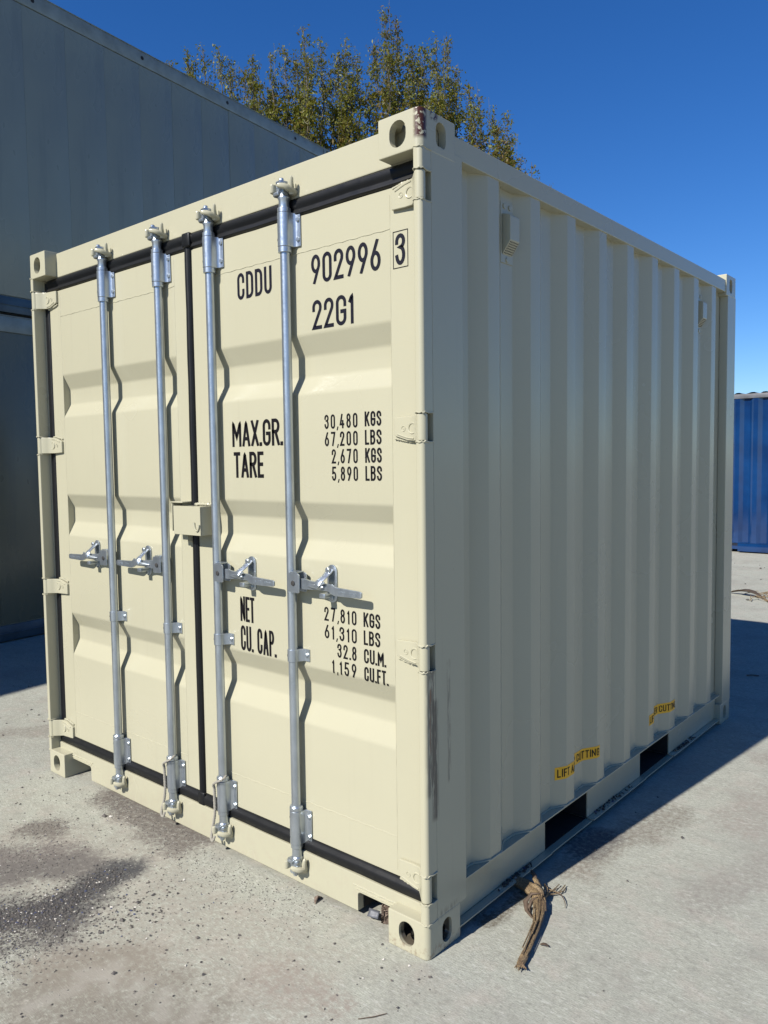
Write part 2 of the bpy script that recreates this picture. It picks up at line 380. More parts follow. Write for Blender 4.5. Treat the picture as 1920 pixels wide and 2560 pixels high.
blob(0.35, 2.4, 0.5, 3.2, 0.14, 0.35, (0.22, 0.19, 0.16)); blob(-3.2, 0.1, -2.9, 0.5, 0.12, 0.4, (0.2, 0.18, 0.15))
blob(0.10, 0.80, 0.22, 1.55, 0.12, 0.42, (0.17, 0.15, 0.12))
blob(0.02, 0.30, 0.04, 0.52, 0.07, 0.75, (0.10, 0.085, 0.06))
blob(0.45, 1.6, 0.5, 2.2, 0.16, 0.35, (0.24, 0.21, 0.18))
blob(0.07, 0.95, 0.08, 1.1, 0.09, 0.6, (0.10, 0.095, 0.09))

g = MB(); nx, ny = GX.shape
g.v = [(float(x), float(y), 0.0) for x, y in zip(GX.ravel(), GY.ravel())]
g.f = [[i * ny + j, (i + 1) * ny + j, (i + 1) * ny + j + 1, i * ny + j + 1] for i in range(nx - 1) for j in range(ny - 1)]
gme = mesh(g, 'concrete_yard', 0); ga = gme.attributes.new('stain', 'FLOAT_COLOR', 'POINT')
ga.data.foreach_set('color', np.concatenate([SCOL, SA[..., None]], -1).astype(np.float32).ravel())
tag(obj('concrete_yard', None, M['concrete'], me=gme), kind='structure')

# ------------------------------------------------------------------ the cream container
W, L, H = 2.438, 2.991, 2.591
cont = tag(empty('shipping_container'), 'cream ten foot shipping container with closed double doors and four galvanised locking rods', 'container')
DF = 0.064                                   # door face depth behind the castings
# -- corner castings
def capsule(w_, h_, n=10):
    r = min(w_, h_) / 2; pts = []
    if h_ >= w_:
        for k in range(n + 1): a = math.pi * k / n; pts.append((r * math.cos(a), h_ / 2 - r + r * math.sin(a)))
        for k in range(n + 1): a = math.pi + math.pi * k / n; pts.append((r * math.cos(a), -h_ / 2 + r + r * math.sin(a)))
    else:
        pts = [(y, -x) for x, y in capsule(h_, w_, n)]
    return pts
def make_casting():
    """outer corner at the origin; extends -x, +y, -z (a top casting)"""
    mb = MB()
    c = 0.021; prof = [(0, 0.178), (-0.162, 0.178), (-0.162, 0)]
    prof += [(-c + c * math.sin(a), c - c * math.cos(a)) for a in [math.pi / 2 * k / 6 for k in range(7)]]
    mb.prism(prof, 'z', -0.118, 0, 0.0)
    bm = bmesh.new(); vs = [bm.verts.new(p) for p in mb.v]
    for q in mb.f: bm.faces.new([vs[i] for i in q])
    bm.normal_update()
    es = [e for e in bm.edges if len(e.link_faces) == 2 and e.calc_face_angle(0) > R(60)]
    top = [e for e in es if abs(e.verts[0].co.z) < 1e-6 and abs(e.verts[1].co.z) < 1e-6 and (e.verts[0].co.x > -0.15 or e.verts[1].co.x > -0.15)]
    bmesh.ops.bevel(bm, geom=es, offset=0.005, segments=2, affect='EDGES', profile=0.5)
    b = MB(); b.add(*new_faces_from_bm(bm))
    ob = obj('tmp_cast', b, None, smooth=0)
    cut = MB(); cut.box(-0.140, -0.026, 0.026, 0.152, -0.119 + 0.012, -0.028)
    cuts = [cut]
    a = MB(); a.prism([(-0.085 + x, -0.060 + z) for x, z in capsule(0.0635, 0.079)], 'y', -0.02, 0.06); cuts.append(a)
    a = MB(); a.prism([(0.102 + x, -0.060 + z) for x, z in capsule(0.051, 0.079)], 'x', -0.06, 0.02); cuts.append(a)
    a = MB(); a.prism([(-0.085 + x, 0.1 + y) for x, y in capsule(0.0635, 0.124)], 'z', -0.06, 0.02); cuts.append(a)
    tmp = [ob]
    for q in cuts:
        t = obj('tmp_cut', q, None, smooth=0); tmp.append(t)
        m = ob.modifiers.new('b', 'BOOLEAN'); m.operation = 'DIFFERENCE'; m.solver = 'EXACT'; m.object = t
    dg = bpy.context.evaluated_depsgraph_get()
    me = bpy.data.meshes.new_from_object(ob.evaluated_get(dg))
    v = [tuple(x.co) for x in me.vertices]; f = [list(p.vertices) for p in me.polygons]
    for t in tmp: bpy.data.objects.remove(t)
    return v, f
CASTV, CASTF = make_casting()
def casting(x, y, z, sx, sy, sz, mat, parent, S=(1, 1, 1)):
    b = MB(); b.add(CASTV, CASTF); b.xf(Matrix.Translation((x, y, z)) @ Matrix.Diagonal((sx, sy, sz, 1)))
    return obj('corner_casting', b, mat, parent, smooth=40, wn=True)
for x, sx in ((0, 1), (-W, -1)):
    for y, sy in ((0, 1), (L, -1)):
        for z, sz in ((H, 1), (0, -1)):
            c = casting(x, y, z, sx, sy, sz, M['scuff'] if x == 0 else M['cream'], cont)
# -- corner posts, with the slots the hinges sit in
HZ = [(2.331, 2.412), (1.620, 1.700), (0.917, 0.991), (0.183, 0.266)]
def post_front(sx, x):
    b = MB()
    X = lambda q: x + sx * q
    side = [(0.0015, 0.054), (0.0015, 0.215), (-0.022, 0.222), (-0.075, 0.222), (-0.075, 0.112), (-0.034, 0.112), (-0.034, 0.054)]
    side = [(X(-abs(p[0])) if i < 2 else X(p[0]), p[1]) for i, p in enumerate(side)]
    b.prism(side, 'z', 0.113, 2.50, 0.0025)
    r = 0.013
    nose = [(-0.0015, 0.0538), (-0.0012, 0.03), (-0.0005, r)] + [(-r - 0.0005 + r * math.cos(t), r - r * math.sin(t) + 0.001) for t in [math.pi / 2 * k / 5 for k in range(1, 6)]]
    nose += [(-0.024, 0.001), (-0.029, 0.003), (-0.030, 0.008), (-0.0300, 0.0538)]
    nose = [(X(p[0]), p[1]) for p in nose]
    lv = [0.1135] + [q for h in sorted(HZ) for q in (h[0] - 0.004, h[1] + 0.004)] + [2.478]
    for i in range(0, len(lv), 2):
        b.prism(nose, 'z', lv[i], lv[i + 1], 0.001, 1)
        for e in (lv[i] , lv[i + 1]):                                    # weld beads round the cut ends
            path = [(p[0] + sx * 0.0003, p[1] - 0.0008, e + 0.002 * math.sin(23 * j)) for j, p in enumerate(nose)]
            b.tube(path, [0.0028 + 0.0009 * math.sin(j * 5.1 + i) for j in range(len(path))], 6)
    # inner return behind the nose
    b.box(*sorted((X(-0.0295), X(-0.0335))), 0.0545, 0.108, 0.1135, 2.478)
    return b
objs('corner_post', post_front(1, 0), M['scuff'], cont, wn=True)
objs('corner_post', post_front(-1, -W), M['cream'], cont, wn=True)
for x, sx in ((0, 1), (-W, -1)):
    b = MB(); b.prism([(x - sx * 0.0015, L - 0.002), (x - sx * 0.0015, L - 0.145), (x - sx * 0.045, L - 0.150), (x - sx * 0.05, L - 0.002)], 'z', 0.113, 2.478, 0.003)
    obj('corner_post', b, M['cream'], cont, wn=True)
# -- rails
for x, sx in ((0, 1), (-W, -1)):
    b = MB(); b.prism([(x - sx * 0.005, 0.172), (x - sx * 0.005, L - 0.172), (x - sx * 0.065, L - 0.172), (x - sx * 0.065, 0.172)], 'z', 2.490, 2.558, 0.004)
    obj('top_rail', b, M['cream'], cont, wn=True)
POCK = [(0.80, 1.165), (1.725, 2.095)]
b = MB()
segs = [(0.172, POCK[0][0]), (POCK[0][1], POCK[1][0]), (POCK[1][1], L - 0.172)]
for y0, y1 in segs:
    b.box(-0.040, -0.034, y0, y1, 0.033, 0.1685, 0.001)                   # web
    b.box(-0.0335, -0.003, y0, y1, 0.027, 0.0325, 0.001)                   # lower lip
PB = MB()
b.box(-0.105, -0.008, 0.172, L - 0.172, 0.169, 0.175, 0.0012)             # upper flange
for p0, p1 in POCK:
    b.box(-0.042, -0.012, p0 - 0.003, p1 + 0.003, 0.0205, 0.0265, 0.001)     # strap under the pocket
    PB.box(-W + 0.12, -0.0425, p0 + 0.001, p1 - 0.001, 0.022, 0.028)  # added bottom plate, near black so the pocket's shade sits in its colour
    for q in (p0, p1): PB.box(-W + 0.12, -0.0405, q - 0.004 if q == p0 else q, q if q == p0 else q + 0.004, 0.03, 0.1685)
obj('bottom_rail', b, M['cream'], cont, wn=True)
objs('pocket_plate', PB, M['unlit_under'], cont)
b = MB(); b.box(-W + 0.008, -W + 0.105, 0.172, L - 0.172, 0.03, 0.175, 0.002); obj('bottom_rail', b, M['cream'], cont)
# debris lying on the lip
b = MB()
def pebble(mb, x, y, z, s, flat=0.6):
    o = [(1, 0, 0), (-1, 0, 0), (0, 1, 0), (0, -1, 0), (0, 0, 1), (0, 0, -1)]
    q = random.uniform(0, 6.28); ca, sa = math.cos(q), math.sin(q)
    v = []
    for p in o:
        k = s * random.uniform(0.6, 1.25); a, c_, d = p[0] * k, p[1] * k * random.uniform(0.6, 1.1), p[2] * k * flat
        v.append((x + ca * a - sa * c_ + random.uniform(-.25, .25) * s, y + sa * a + ca * c_ + random.uniform(-.25, .25) * s, z + d))
    mb.add(v, [[0, 2, 4], [2, 1, 4], [1, 3, 4], [3, 0, 4], [2, 0, 5], [1, 2, 5], [3, 1, 5], [0, 3, 5]])
for y0, y1, n in ((0.42, 0.70, 70), (1.2, 1.6, 60), (2.12, 2.45, 70)):
    for k in range(n):
        t = random.betavariate(2, 2); pebble(b, random.uniform(-0.032, -0.012), y0 + (y1 - y0) * t, 0.035, random.choice((0.003, 0.004, 0.005, 0.008)), 0.8)
obj('muck', b, M['muck'], cont, smooth=0)['kind'] = 'stuff'
# -- corrugated side wall
P0, PITCH_C = 0.441, 0.2779
def side_x(y):
    """outward profile of the side wall"""
    t = (y - P0) % PITCH_C                      # 0 at the far edge of an outer flat
    o, i = -0.010, -0.046
    if y < P0 - 0.132 or y > P0 + 8 * PITCH_C + 0.067: return i
    if t < 0.067: return o + (i - o) * t / 0.067
    if t < 0.143: return i
    if t < 0.210: return i + (o - i) * (t - 0.143) / 0.067
    return o
brk = [0.215]
for k in range(-1, 9):
    e = P0 + k * PITCH_C
    for d in (0, 0.067, 0.143, 0.210):
        if 0.216 < e + d < L - 0.13 and not (k == -1 and d < 0.1): brk.append(e + d)
brk = [q for q in brk if q < P0 + 8 * PITCH_C + 0.068] + [L - 0.13]
def corr_wall(xf):
    b = MB(); pts = []
    for j, y in enumerate(brk):                       # small radius at each bend
        pts.append(y)
    fine = []
    for j, y in enumerate(pts):
        if 0 < j < len(pts) - 1: fine += [y - 0.003, y - 0.001, y + 0.001, y + 0.003]
        else: fine.append(y)
    def sx_(y):
        return sum(side_x(y + d) for d in (-0.002, -0.001, 0, 0.001, 0.002)) / 5
    for y in fine: b.v += [xf(sx_(y), y, 0.1755), xf(sx_(y), y, 2.492)]
    b.f = [[2 * i, 2 * i + 2, 2 * i + 3, 2 * i + 1] for i in range(len(fine) - 1)]
    return b
wall = obj('side_wall', corr_wall(lambda x, y, z: (x, y, z)), M['cream'], cont, smooth=20)
obj('side_wall', corr_wall(lambda x, y, z: (-W - x, y, z)), M['cream'], cont, smooth=20)
# weld bead where the wall stands on the rail
b = MB(); path = []
yy = 0.225
while yy < L - 0.15:
    path.append((side_x(yy) + 0.002, yy, 0.1765 + 0.0015 * random.random())); yy += 0.0125
b.tube(path, [0.0035 + 0.0012 * random.random() for _ in path], 6); obj('weld_seam', b, M['cream'], wall)
# -- vents
def vent(yc, zc):
    b = MB(); x = -0.0455
    b.box(x, x + 0.003, yc - 0.040, yc + 0.040, zc - 0.105, zc + 0.105, 0.001)
    hood = [(x + 0.003, zc - 0.078), (x + 0.003, zc + 0.062), (x + 0.034, zc + 0.052), (x + 0.036, zc + 0.046), (x + 0.036, zc - 0.034)]
    v = [(p[0], yc - 0.031, p[1]) for p in hood] + [(p[0], yc + 0.031, p[1]) for p in hood]; n = len(hood)
    f = [list(range(n)), list(range(2 * n - 1, n - 1, -1))] + [[i, (i + 1) % n, (i + 1) % n + n, i + n][::-1] for i in range(n)]
    b.bev(v, f, 0.003)
    for q, dz in ((-0.018, 0.088), (0.018, 0.088), (0.0, -0.093)): b.disc((x + 0.003, yc + q, zc + dz), (1, 0, 0), 0.009, 0.004)
    o = obj('vent_cover', b, M['cream'], wall, wn=True)
    h = MB(); a = Vector((x + 0.036, 0, zc - 0.034)); c = Vector((x + 0.003, 0, zc - 0.078)); d = c - a; nrm = Vector((0.044, 0, -0.033)).normalized()
    for i in range(6):
        for j in range(7):
            p = a + d * ((i + 0.8) / 6.8) + Vector((0, yc - 0.024 + 0.008 * j, 0)) + nrm * 0.0003; h.disc(p, nrm, 0.0024, 0.0006, 6)
    obj('vent_holes', h, M['hole'], wall, smooth=0)['kind'] = 'stuff'
vent(0.545, 2.347); vent(P0 + 7 * PITCH_C + 0.105, 2.335)
# -- roof, rear wall, floor
b = MB(); n = 60
for i in range(n + 1):
    y = 0.16 + (L - 0.32) * i / n; z = 2.552 + 0.010 * (0.5 + 0.5 * math.cos(i * math.pi / 2.5)); b.v += [(-0.06, y, z), (-W + 0.06, y, z)]
b.f = [[2 * i, 2 * i + 1, 2 * i + 3, 2 * i + 2] for i in range(n)]; obj('roof', b, M['cream'], cont, smooth=0)
b = MB(); b.box(-W + 0.05, -0.05, L - 0.05, L - 0.012, 0.02, 2.56, 0.003); obj('rear_wall', b, M['cream'], cont)
b = MB(); b.box(-W + 0.11, -0.11, 0.16, L - 0.06, 0.150, 0.185)
for i in range(9):
    y = 0.28 + i * 0.3
    if not any(p0 - 0.1 < y < p1 + 0.05 for p0, p1 in POCK): b.box(-W + 0.11, -0.11, y, y + 0.05, 0.03, 0.1495)
obj('floor', b, M['unlit_under'], cont, smooth=0)
# -- header and sill
b = MB(); b.box(-W + 0.030, -0.030, 0.060, 0.165, 2.470, 2.586, 0.006)
obj('door_header', b, M['cream'], cont, wn=True)
SY = 0.046
xa, xb = -0.336, -0.150
def arcpts(cx, cz, r, a0, a1, n=5): return [(cx + r * math.cos(R(a0 + (a1 - a0) * k / n)), cz + r * math.sin(R(a0 + (a1 - a0) * k / n))) for k in range(n + 1)]
sill = [(-0.035, 0.147), (-0.035, 0.088), (xb, 0.088)] + arcpts(xa + 0.012, 0.088 - 0.012, 0.012, 90, 180) + [(xa, 0.020)]
sill += [(-W - xa, 0.020)] + arcpts(-W - xa - 0.012, 0.088 - 0.012, 0.012, 0, 90) + [(-W - xb, 0.088), (-W + 0.035, 0.088), (-W + 0.035, 0.147)]
b = MB(); b.prism(sill, 'y', SY, SY + 0.030, 0.0025)
b.box(-W + 0.04, -0.04, SY + 0.031, 0.158, 0.139, 0.146)
NB = MB()
for xq in (xa, -W - xa): NB.box(xq - 0.003, xq + 0.003, SY + 0.031, 0.40, 0.022, 0.125)  # notch sides, with the shade behind the sill put into their colour
objs('crossmember_plate', NB, M['unlit_under'], cont)
for s in (1, -1):
    m = (lambda q: q) if s == 1 else (lambda q: -W - q)
    for zz, x1 in ((0.110, xa - 0.02), (0.099, xa - 0.005)):
        b.tube([(m(x1 + (xb - x1) * t / 14), SY - 0.0005, zz + 0.001 * math.sin(t * 2.2)) for t in range(15)], 0.0028, 6)
obj('door_sill', b, M['scuff'], cont, wn=True)
# -- doors
RIBS = [(2.001, 1.931, 1.858, 1.797), (1.418, 1.354, 1.282, 1.217), (0.829, 0.762, 0.692, 0.620)]
RD = 0.034
ZB, ZT = 0.196, 2.408
PL = [(-2.264, -1.322), (-1.116, -0.172)]; DX = [(-2.370, -1.2345), (-1.2035, -0.068)]
def door_y(x, z):
    if any(a < x < b_ for a, b_ in PL):
        for t, it, ib, bt in RIBS:
            if bt < z < t:
                if z > it: return DF + RD * (t - z) / (t - it)
                if z < ib: return DF + RD * (z - bt) / (ib - bt)
                return DF + RD
    return DF
doors = []
for (pl, pr), (xl, xr) in zip(PL, DX):
    b = MB()
    zs = [ZB]
    for q in RIBS[::-1]: zs += [q[3], q[2], q[1], q[0]]
    zs += [ZT]
    # the ribbed panel with small bend radii
    fz = [zs[0]]
    for z in zs[1:-1]: fz += [z - 0.007, z - 0.0025, z + 0.0025, z + 0.007]
    fz.append(zs[-1])
    xm = (pl + pr) / 2
    sm = lambda z: sum(door_y(xm, z + d) for d in (-0.006, -0.003, 0, 0.003, 0.006)) / 5
    yb = [sm(z) for z in fz]
    o = len(b.v)
    for z, y in zip(fz, yb): b.v += [(pl, y, z), (pr, y, z)]
    b.f += [[o + 2 * i, o + 2 * i + 1, o + 2 * i + 3, o + 2 * i + 2] for i in range(len(fz) - 1)]
    for px, fl in ((pl, 1), (pr, -1)):               # end walls of the recesses
        for t, it, ib, bt in RIBS:
            sel = [(z, y) for z, y in zip(fz, yb) if bt - 0.008 <= z <= t + 0.008]
            o = len(b.v)
            for z, y in sel: b.v += [(px, DF, z), (px, max(y, DF + 1e-5), z)]
            for i in range(len(sel) - 1):
                q = [o + 2 * i, o + 2 * i + 1, o + 2 * i + 3, o + 2 * i + 2]; b.f.append(q if fl > 0 else q[::-1])
    # stiles either side and the edges of the leaf
    def quad(p): o = len(b.v); b.v.extend(p); b.f.append([o, o + 1, o + 2, o + 3])
    e = 0.004
    for x0, x1 in ((xl + e, pl), (pr, xr - e)): quad([(x0, DF, ZB), (x1, DF, ZB), (x1, DF, ZT), (x0, DF, ZT)])
    for x0, s in ((xl, 1), (xr, -1)):
        a = [(x0 + s * e, DF, ZB), (x0 + s * e, DF, ZT), (x0, DF + e, ZT), (x0, DF + e, ZB)]; quad(a if s < 0 else a[::-1]) if 0 else quad(a[::-1] if s < 0 else a)
        a = [(x0, DF + e, ZB), (x0, DF + e, ZT), (x0, 0.112, ZT), (x0, 0.112, ZB)]; quad(a[::-1] if s < 0 else a)
    quad([(xl, DF, ZT), (xr, DF, ZT), (xr, 0.112, ZT), (xl, 0.112, ZT)]); quad([(xl, 0.112, ZB), (xr, 0.112, ZB), (xr, DF, ZB), (xl, DF, ZB)])
    quad([(xr, 0.112, ZB), (xl, 0.112, ZB), (xl, 0.112, ZT), (xr, 0.112, ZT)])
    d = obj('door', b, M['cream'], cont, smooth=25); doors.append(d)
    # weld lines
    wv = MB()
    for zz, rr_ in ((2.284, 0.0024), (0.326, 0.0020)):
        n = 60; wv.tube([(pl + (pr - pl) * i / n, DF + 0.0005, zz + 0.0012 * math.sin(i * 1.7) + 0.0008 * random.random()) for i in range(n + 1)], [rr_ * random.uniform(0.75, 1.15) for _ in range(n + 1)], 6)
    for xx in (pl - 0.0005, pr + 0.0005):
        n = 90; wv.tube([(xx + 0.0004 * random.random(), DF + 0.0009, ZB + 0.02 + (ZT - ZB - 0.04) * i / n) for i in range(n + 1)], [0.0018 * random.uniform(0.7, 1.2) for _ in range(n + 1)], 5)
    objs('weld_seam', wv, M['cream'], d)
# -- door gaskets
def strip(mb, p0, p1, up, prof):
    """sweep a lip profile (u across, d out towards -y) from p0 to p1 at the door plane"""
    p0, p1, up = Vector(p0), Vector(p1), Vector(up); n = 24; o = len(mb.v); m = len(prof)
    for i in range(n + 1):
        p = p0.lerp(p1, i / n); wob = 0.0009 * math.sin(i * 1.9) + 0.0006 * math.sin(i * 4.3)
        for u_, d_ in prof: mb.v.append(p + up * (u_ + wob) + Vector((0, -d_, 0)))
    for i in range(n):
        for k in range(m - 1): mb.f.append([o + i * m + k, o + i * m + k + 1, o + (i + 1) * m + k + 1, o + (i + 1) * m + k])
    return mb
def fixn(mb):
    bm = bmesh.new(); vs = [bm.verts.new(p) for p in mb.v]
    for q in mb.f: bm.faces.new([vs[i] for i in q])
    bmesh.ops.recalc_face_normals(bm, faces=bm.faces[:]); b = MB(); b.add(*new_faces_from_bm(bm)); return b
topp = [(0.0, -0.05), (0.0, 0.003), (0.006, 0.010), (0.014, 0.008), (0.020, 0.004), (0.024, 0.004), (0.030, 0.009), (0.050, 0.012), (0.0575, 0.006), (0.0585, -0.05)]
botp = [(0.0, -0.05), (0.0, 0.010), (0.004, 0.015), (0.028, 0.016), (0.036, 0.012), (0.040, 0.006), (0.0475, 0.004), (0.0485, -0.05)]
cenp = [(-0.017, -0.05), (-0.017, 0.004), (-0.014, 0.010), (-0.004, 0.012), (0.003, 0.010), (0.006, 0.006), (0.012, 0.009), (0.016, 0.005), (0.017, -0.05)]
GK = MB(); strip(GK, (-2.372, DF, 2.4105), (-0.036, DF, 2.4105), (0, 0, 1), topp); obj('gasket', fixn(GK), M['rubber'], cont, smooth=60)
GK = MB(); strip(GK, (-2.398, DF, 0.1475), (-0.036, DF, 0.1475), (0, 0, 1), botp); obj('gasket', fixn(GK), M['rubber'], cont, smooth=60)
GK = MB(); strip(GK, (-1.219, DF, 0.150), (-1.219, DF, 2.465), (1, 0, 0), cenp); GK.box(-1.240, -1.190, 0.045, 0.062, 2.418, 2.474, 0.006); GK.box(-1.238, -1.196, 0.047, 0.062, 0.143, 0.20, 0.006)
obj('gasket', fixn(GK), M['rubber'], doors[1], smooth=60)
sidp = [(-0.020, -0.05), (-0.020, 0.000), (-0.012, 0.006), (0.0, 0.003), (0.010, 0.004), (0.0175, -0.002), (0.018, -0.05)]
GK = MB(); strip(GK, (-2.389, DF, 0.15), (-2.389, DF, 2.46), (1, 0, 0), sidp); obj('gasket', fixn(GK), M['rubber'], cont, smooth=60)
GK = MB(); strip(GK, (-0.0505, DF - 0.012, 0.15), (-0.0505, DF - 0.012, 2.46), (1, 0, 0), [(-0.013, -0.05), (-0.013, -0.004), (0.0, 0.002), (0.0155, 0.0), (0.0158, -0.05)]); obj('gasket', fixn(GK), M['rubber'], cont, smooth=60)
# -- hinges
def hinge(side, z0, z1, flip):
    s = 1 if side else -1; ox = 0.0 if side else -W; X = lambda q: ox + s * q
    b = MB(); zc = (z0 + z1) / 2; h = (z1 - z0) / 2
    prof = [(0.0155, z0), (0.0168, z0 + 0.003), (0.0168, z1 - 0.003), (0.0155, z1)]
    b.lathe(prof, X(-0.0172), 0.0185, 20)
    # strap: runs from the knuckle back on to the door, narrowing towards its tip
    st = [(-0.020, 0.010, 1.0), (-0.034, 0.012, 1.0), (-0.052, 0.030, 1.0), (-0.070, 0.047, 0.98), (-0.100, 0.050, 0.93), (-0.146, 0.051, 0.60), (-0.157, 0.0525, 0.46)]
    v = []; n = len(st)
    for x, y, k in st:
        zt = zc + h * (k if not flip else 0.97 - (1 - k) * 0.15); zb_ = zc - h * (k if flip else 0.97 - (1 - k) * 0.15)
        v += [(X(x), y, zb_), (X(x), y, zt), (X(x), y + 0.012, zt), (X(x), y + 0.012, zb_)]
    f = []
    for i in range(n - 1):
        for k in range(4): f.append([4 * i + k, 4 * i + (k + 1) % 4, 4 * i + 4 + (k + 1) % 4, 4 * i + 4 + k])
    f += [[0, 1, 2, 3], [4 * n - 1, 4 * n - 2, 4 * n - 3, 4 * n - 4]]
    bm = bmesh.new(); vs = [bm.verts.new(p) for p in v]
    for q in f: bm.faces.new([vs[i] for i in q])
    bmesh.ops.recalc_face_normals(bm, faces=bm.faces[:])
    es = [e for e in bm.edges if len(e.link_faces) == 2 and e.calc_face_angle(0) > R(40)]
    bmesh.ops.bevel(bm, geom=es, offset=0.003, segments=2, affect='EDGES', profile=0.5); b.add(*new_faces_from_bm(bm))
    ring = lambda cx, cy, cz, r, rt: b.tube([(X(cx) + r * math.cos(a), cy, cz + r * math.sin(a)) for a in [2 * math.pi * k / 20 for k in range(21)]], rt, 5, False)
    ring(-0.078, 0.0482, zc, 0.016, 0.0030); ring(-0.115, 0.0500, zc, 0.008, 0.0014)
    b.disc((X(-0.115), 0.0508, zc), (0, -1, 0), 0.003, 0.0015, 8)
    q = -1 if flip else 1
    b.tube([(X(-0.072), 0.0465, zc + q * h * 0.80), (X(-0.100), 0.0498, zc + q * h * 0.72), (X(-0.140), 0.0505, zc + q * h * 0.42)], 0.0025, 5)
    # weld along the strap edge on the door
    n = 26; pa = [(X(-0.066 - 0.090 * i / n), DF - 0.003, zc + q * h * (1.03 - 0.45 * max(0, (i / n - 0.35)))) for i in range(n + 1)]
    b.tube([(p[0], p[1], p[2] + 0.002 * random.random()) for p in pa], [0.0045 * random.uniform(0.7, 1.3) for _ in pa], 6)
    obj('hinge', b, M['cream'], doors[1] if side else doors[0], wn=True)
    # pocket plate in the post slot
    pk = MB(); pk.box(*sorted((X(-0.031), X(-0.033))), 0.012, 0.0535, z0 - 0.003, z1 + 0.003); obj('hinge_pocket', pk, M['cream'], doors[1] if side else doors[0])
for i, (z0, z1) in enumerate(HZ):
    hinge(True, z0, z1, flip=(i > 0)); hinge(False, z0, z1, flip=(i == 0))
# -- lock box
b = MB(); x0, x1, z0, z1 = -1.283, -1.105, 1.276, 1.391
b.box(x0, x1, 0.000, 0.005, z0, z1, 0.002); b.box(x1 - 0.006, x1, 0.0055, 0.0635, z0, z1, 0.002)
b.box(x0 + 0.002, x1 - 0.0065, 0.0055, 0.050, z1 - 0.006, z1 - 0.0008, 0.001)
b.box(x0, x0 + 0.004, 0.0055, 0.020, z0, z1 - 0.007, 0.001)
n = 30; pa = [(x1 - 0.105 + 0.108 * i / n, 0.056, z1 + 0.004) for i in range(n + 1)]
b.tube([(p[0], p[1] + 0.003 * random.random(), p[2] + 0.004 * random.random()) for p in pa], [random.uniform(0.004, 0.008) for _ in pa], 6)
hk = [(-1.140 + dx, -0.003, 1.31 + dz) for dx, dz in ((0, 0.018), (0.001, 0.006), (0.006, -0.008), (0.014, -0.015), (0.024, -0.012), (0.030, 0.000), (0.031, 0.010))]
b.tube(hk, 0.0040, 8)
b.box(-1.262, -1.232, 0.030, 0.0635, 1.246, 1.275, 0.002)
obj('lock_box', b, M['cream'], doors[1], wn=True)
b = MB(); b.box(-1.318, -1.313, 0.016, 0.0635, 1.286, 1.402, 0.001); b.box(-1.3125, -1.2365, 0.012, 0.0635, 1.4025, 1.4075, 0.001); b.box(-1.318, -1.313, 0.012, 0.0635, 1.4025, 1.4075)
obj('lock_staple', b, M['cream'], doors[0])
# -- locking rods
RODX = [-1.219 - 0.597, -1.219 - 0.172, -1.219 + 0.172, -1.219 + 0.597]; RY = 0.033
def rod_guide(x, z0, z1, parent):
    b = MB()
    # sleeve flaring into flanges on both sides
    prof = []
    r = 0.0245
    front = [(x + r * math.cos(a), RY - r * math.sin(a)) for a in [math.pi * k / 14 for k in range(15)]]
    pr_ = [(x + 0.052, DF - 0.0065), (x + 0.052, DF - 0.0025), (x - 0.052, DF - 0.0025), (x - 0.052, DF - 0.0065), (x - 0.034, DF - 0.0065), (x - 0.0265, DF - 0.014), (x - r, RY + 0.004)]
    poly = front[::1] + [] 
    right = [(x + r, RY + 0.004), (x + 0.0265, DF - 0.014), (x + 0.034, DF - 0.0065)]
    poly = right[::-1] + front + pr_[::-1][0:1] + [(x - 0.0265, DF - 0.014), (x - 0.034, DF - 0.0065), (x - 0.052, DF - 0.0065), (x - 0.052, DF - 0.0025), (x + 0.052, DF - 0.0025), (x + 0.052, DF - 0.0065)]
    b.prism(poly, 'z', z0, z1, 0.0012, 1)
    g_ = obj('rod_guide', b, M['zinc'], parent, smooth=30)
    h = MB(); k = MB()
    for zz in (z0 + 0.024, z1 - 0.024):
        for s in (-1, 1): h.disc((x + s * 0.0425, DF - 0.0065, zz), (0, -1, 0), 0.0085, 0.006, 6)
        a = R(128); k.disc((x + 0.0243 * math.cos(a), RY - 0.0243 * math.sin(a), zz), (math.cos(a), -math.sin(a), 0), 0.0040, 0.0008, 10)
    objs('bolt', h, M['zinc'], parent); objs('grease_hole', k, M['hole'], parent, smooth=0)
    return g_
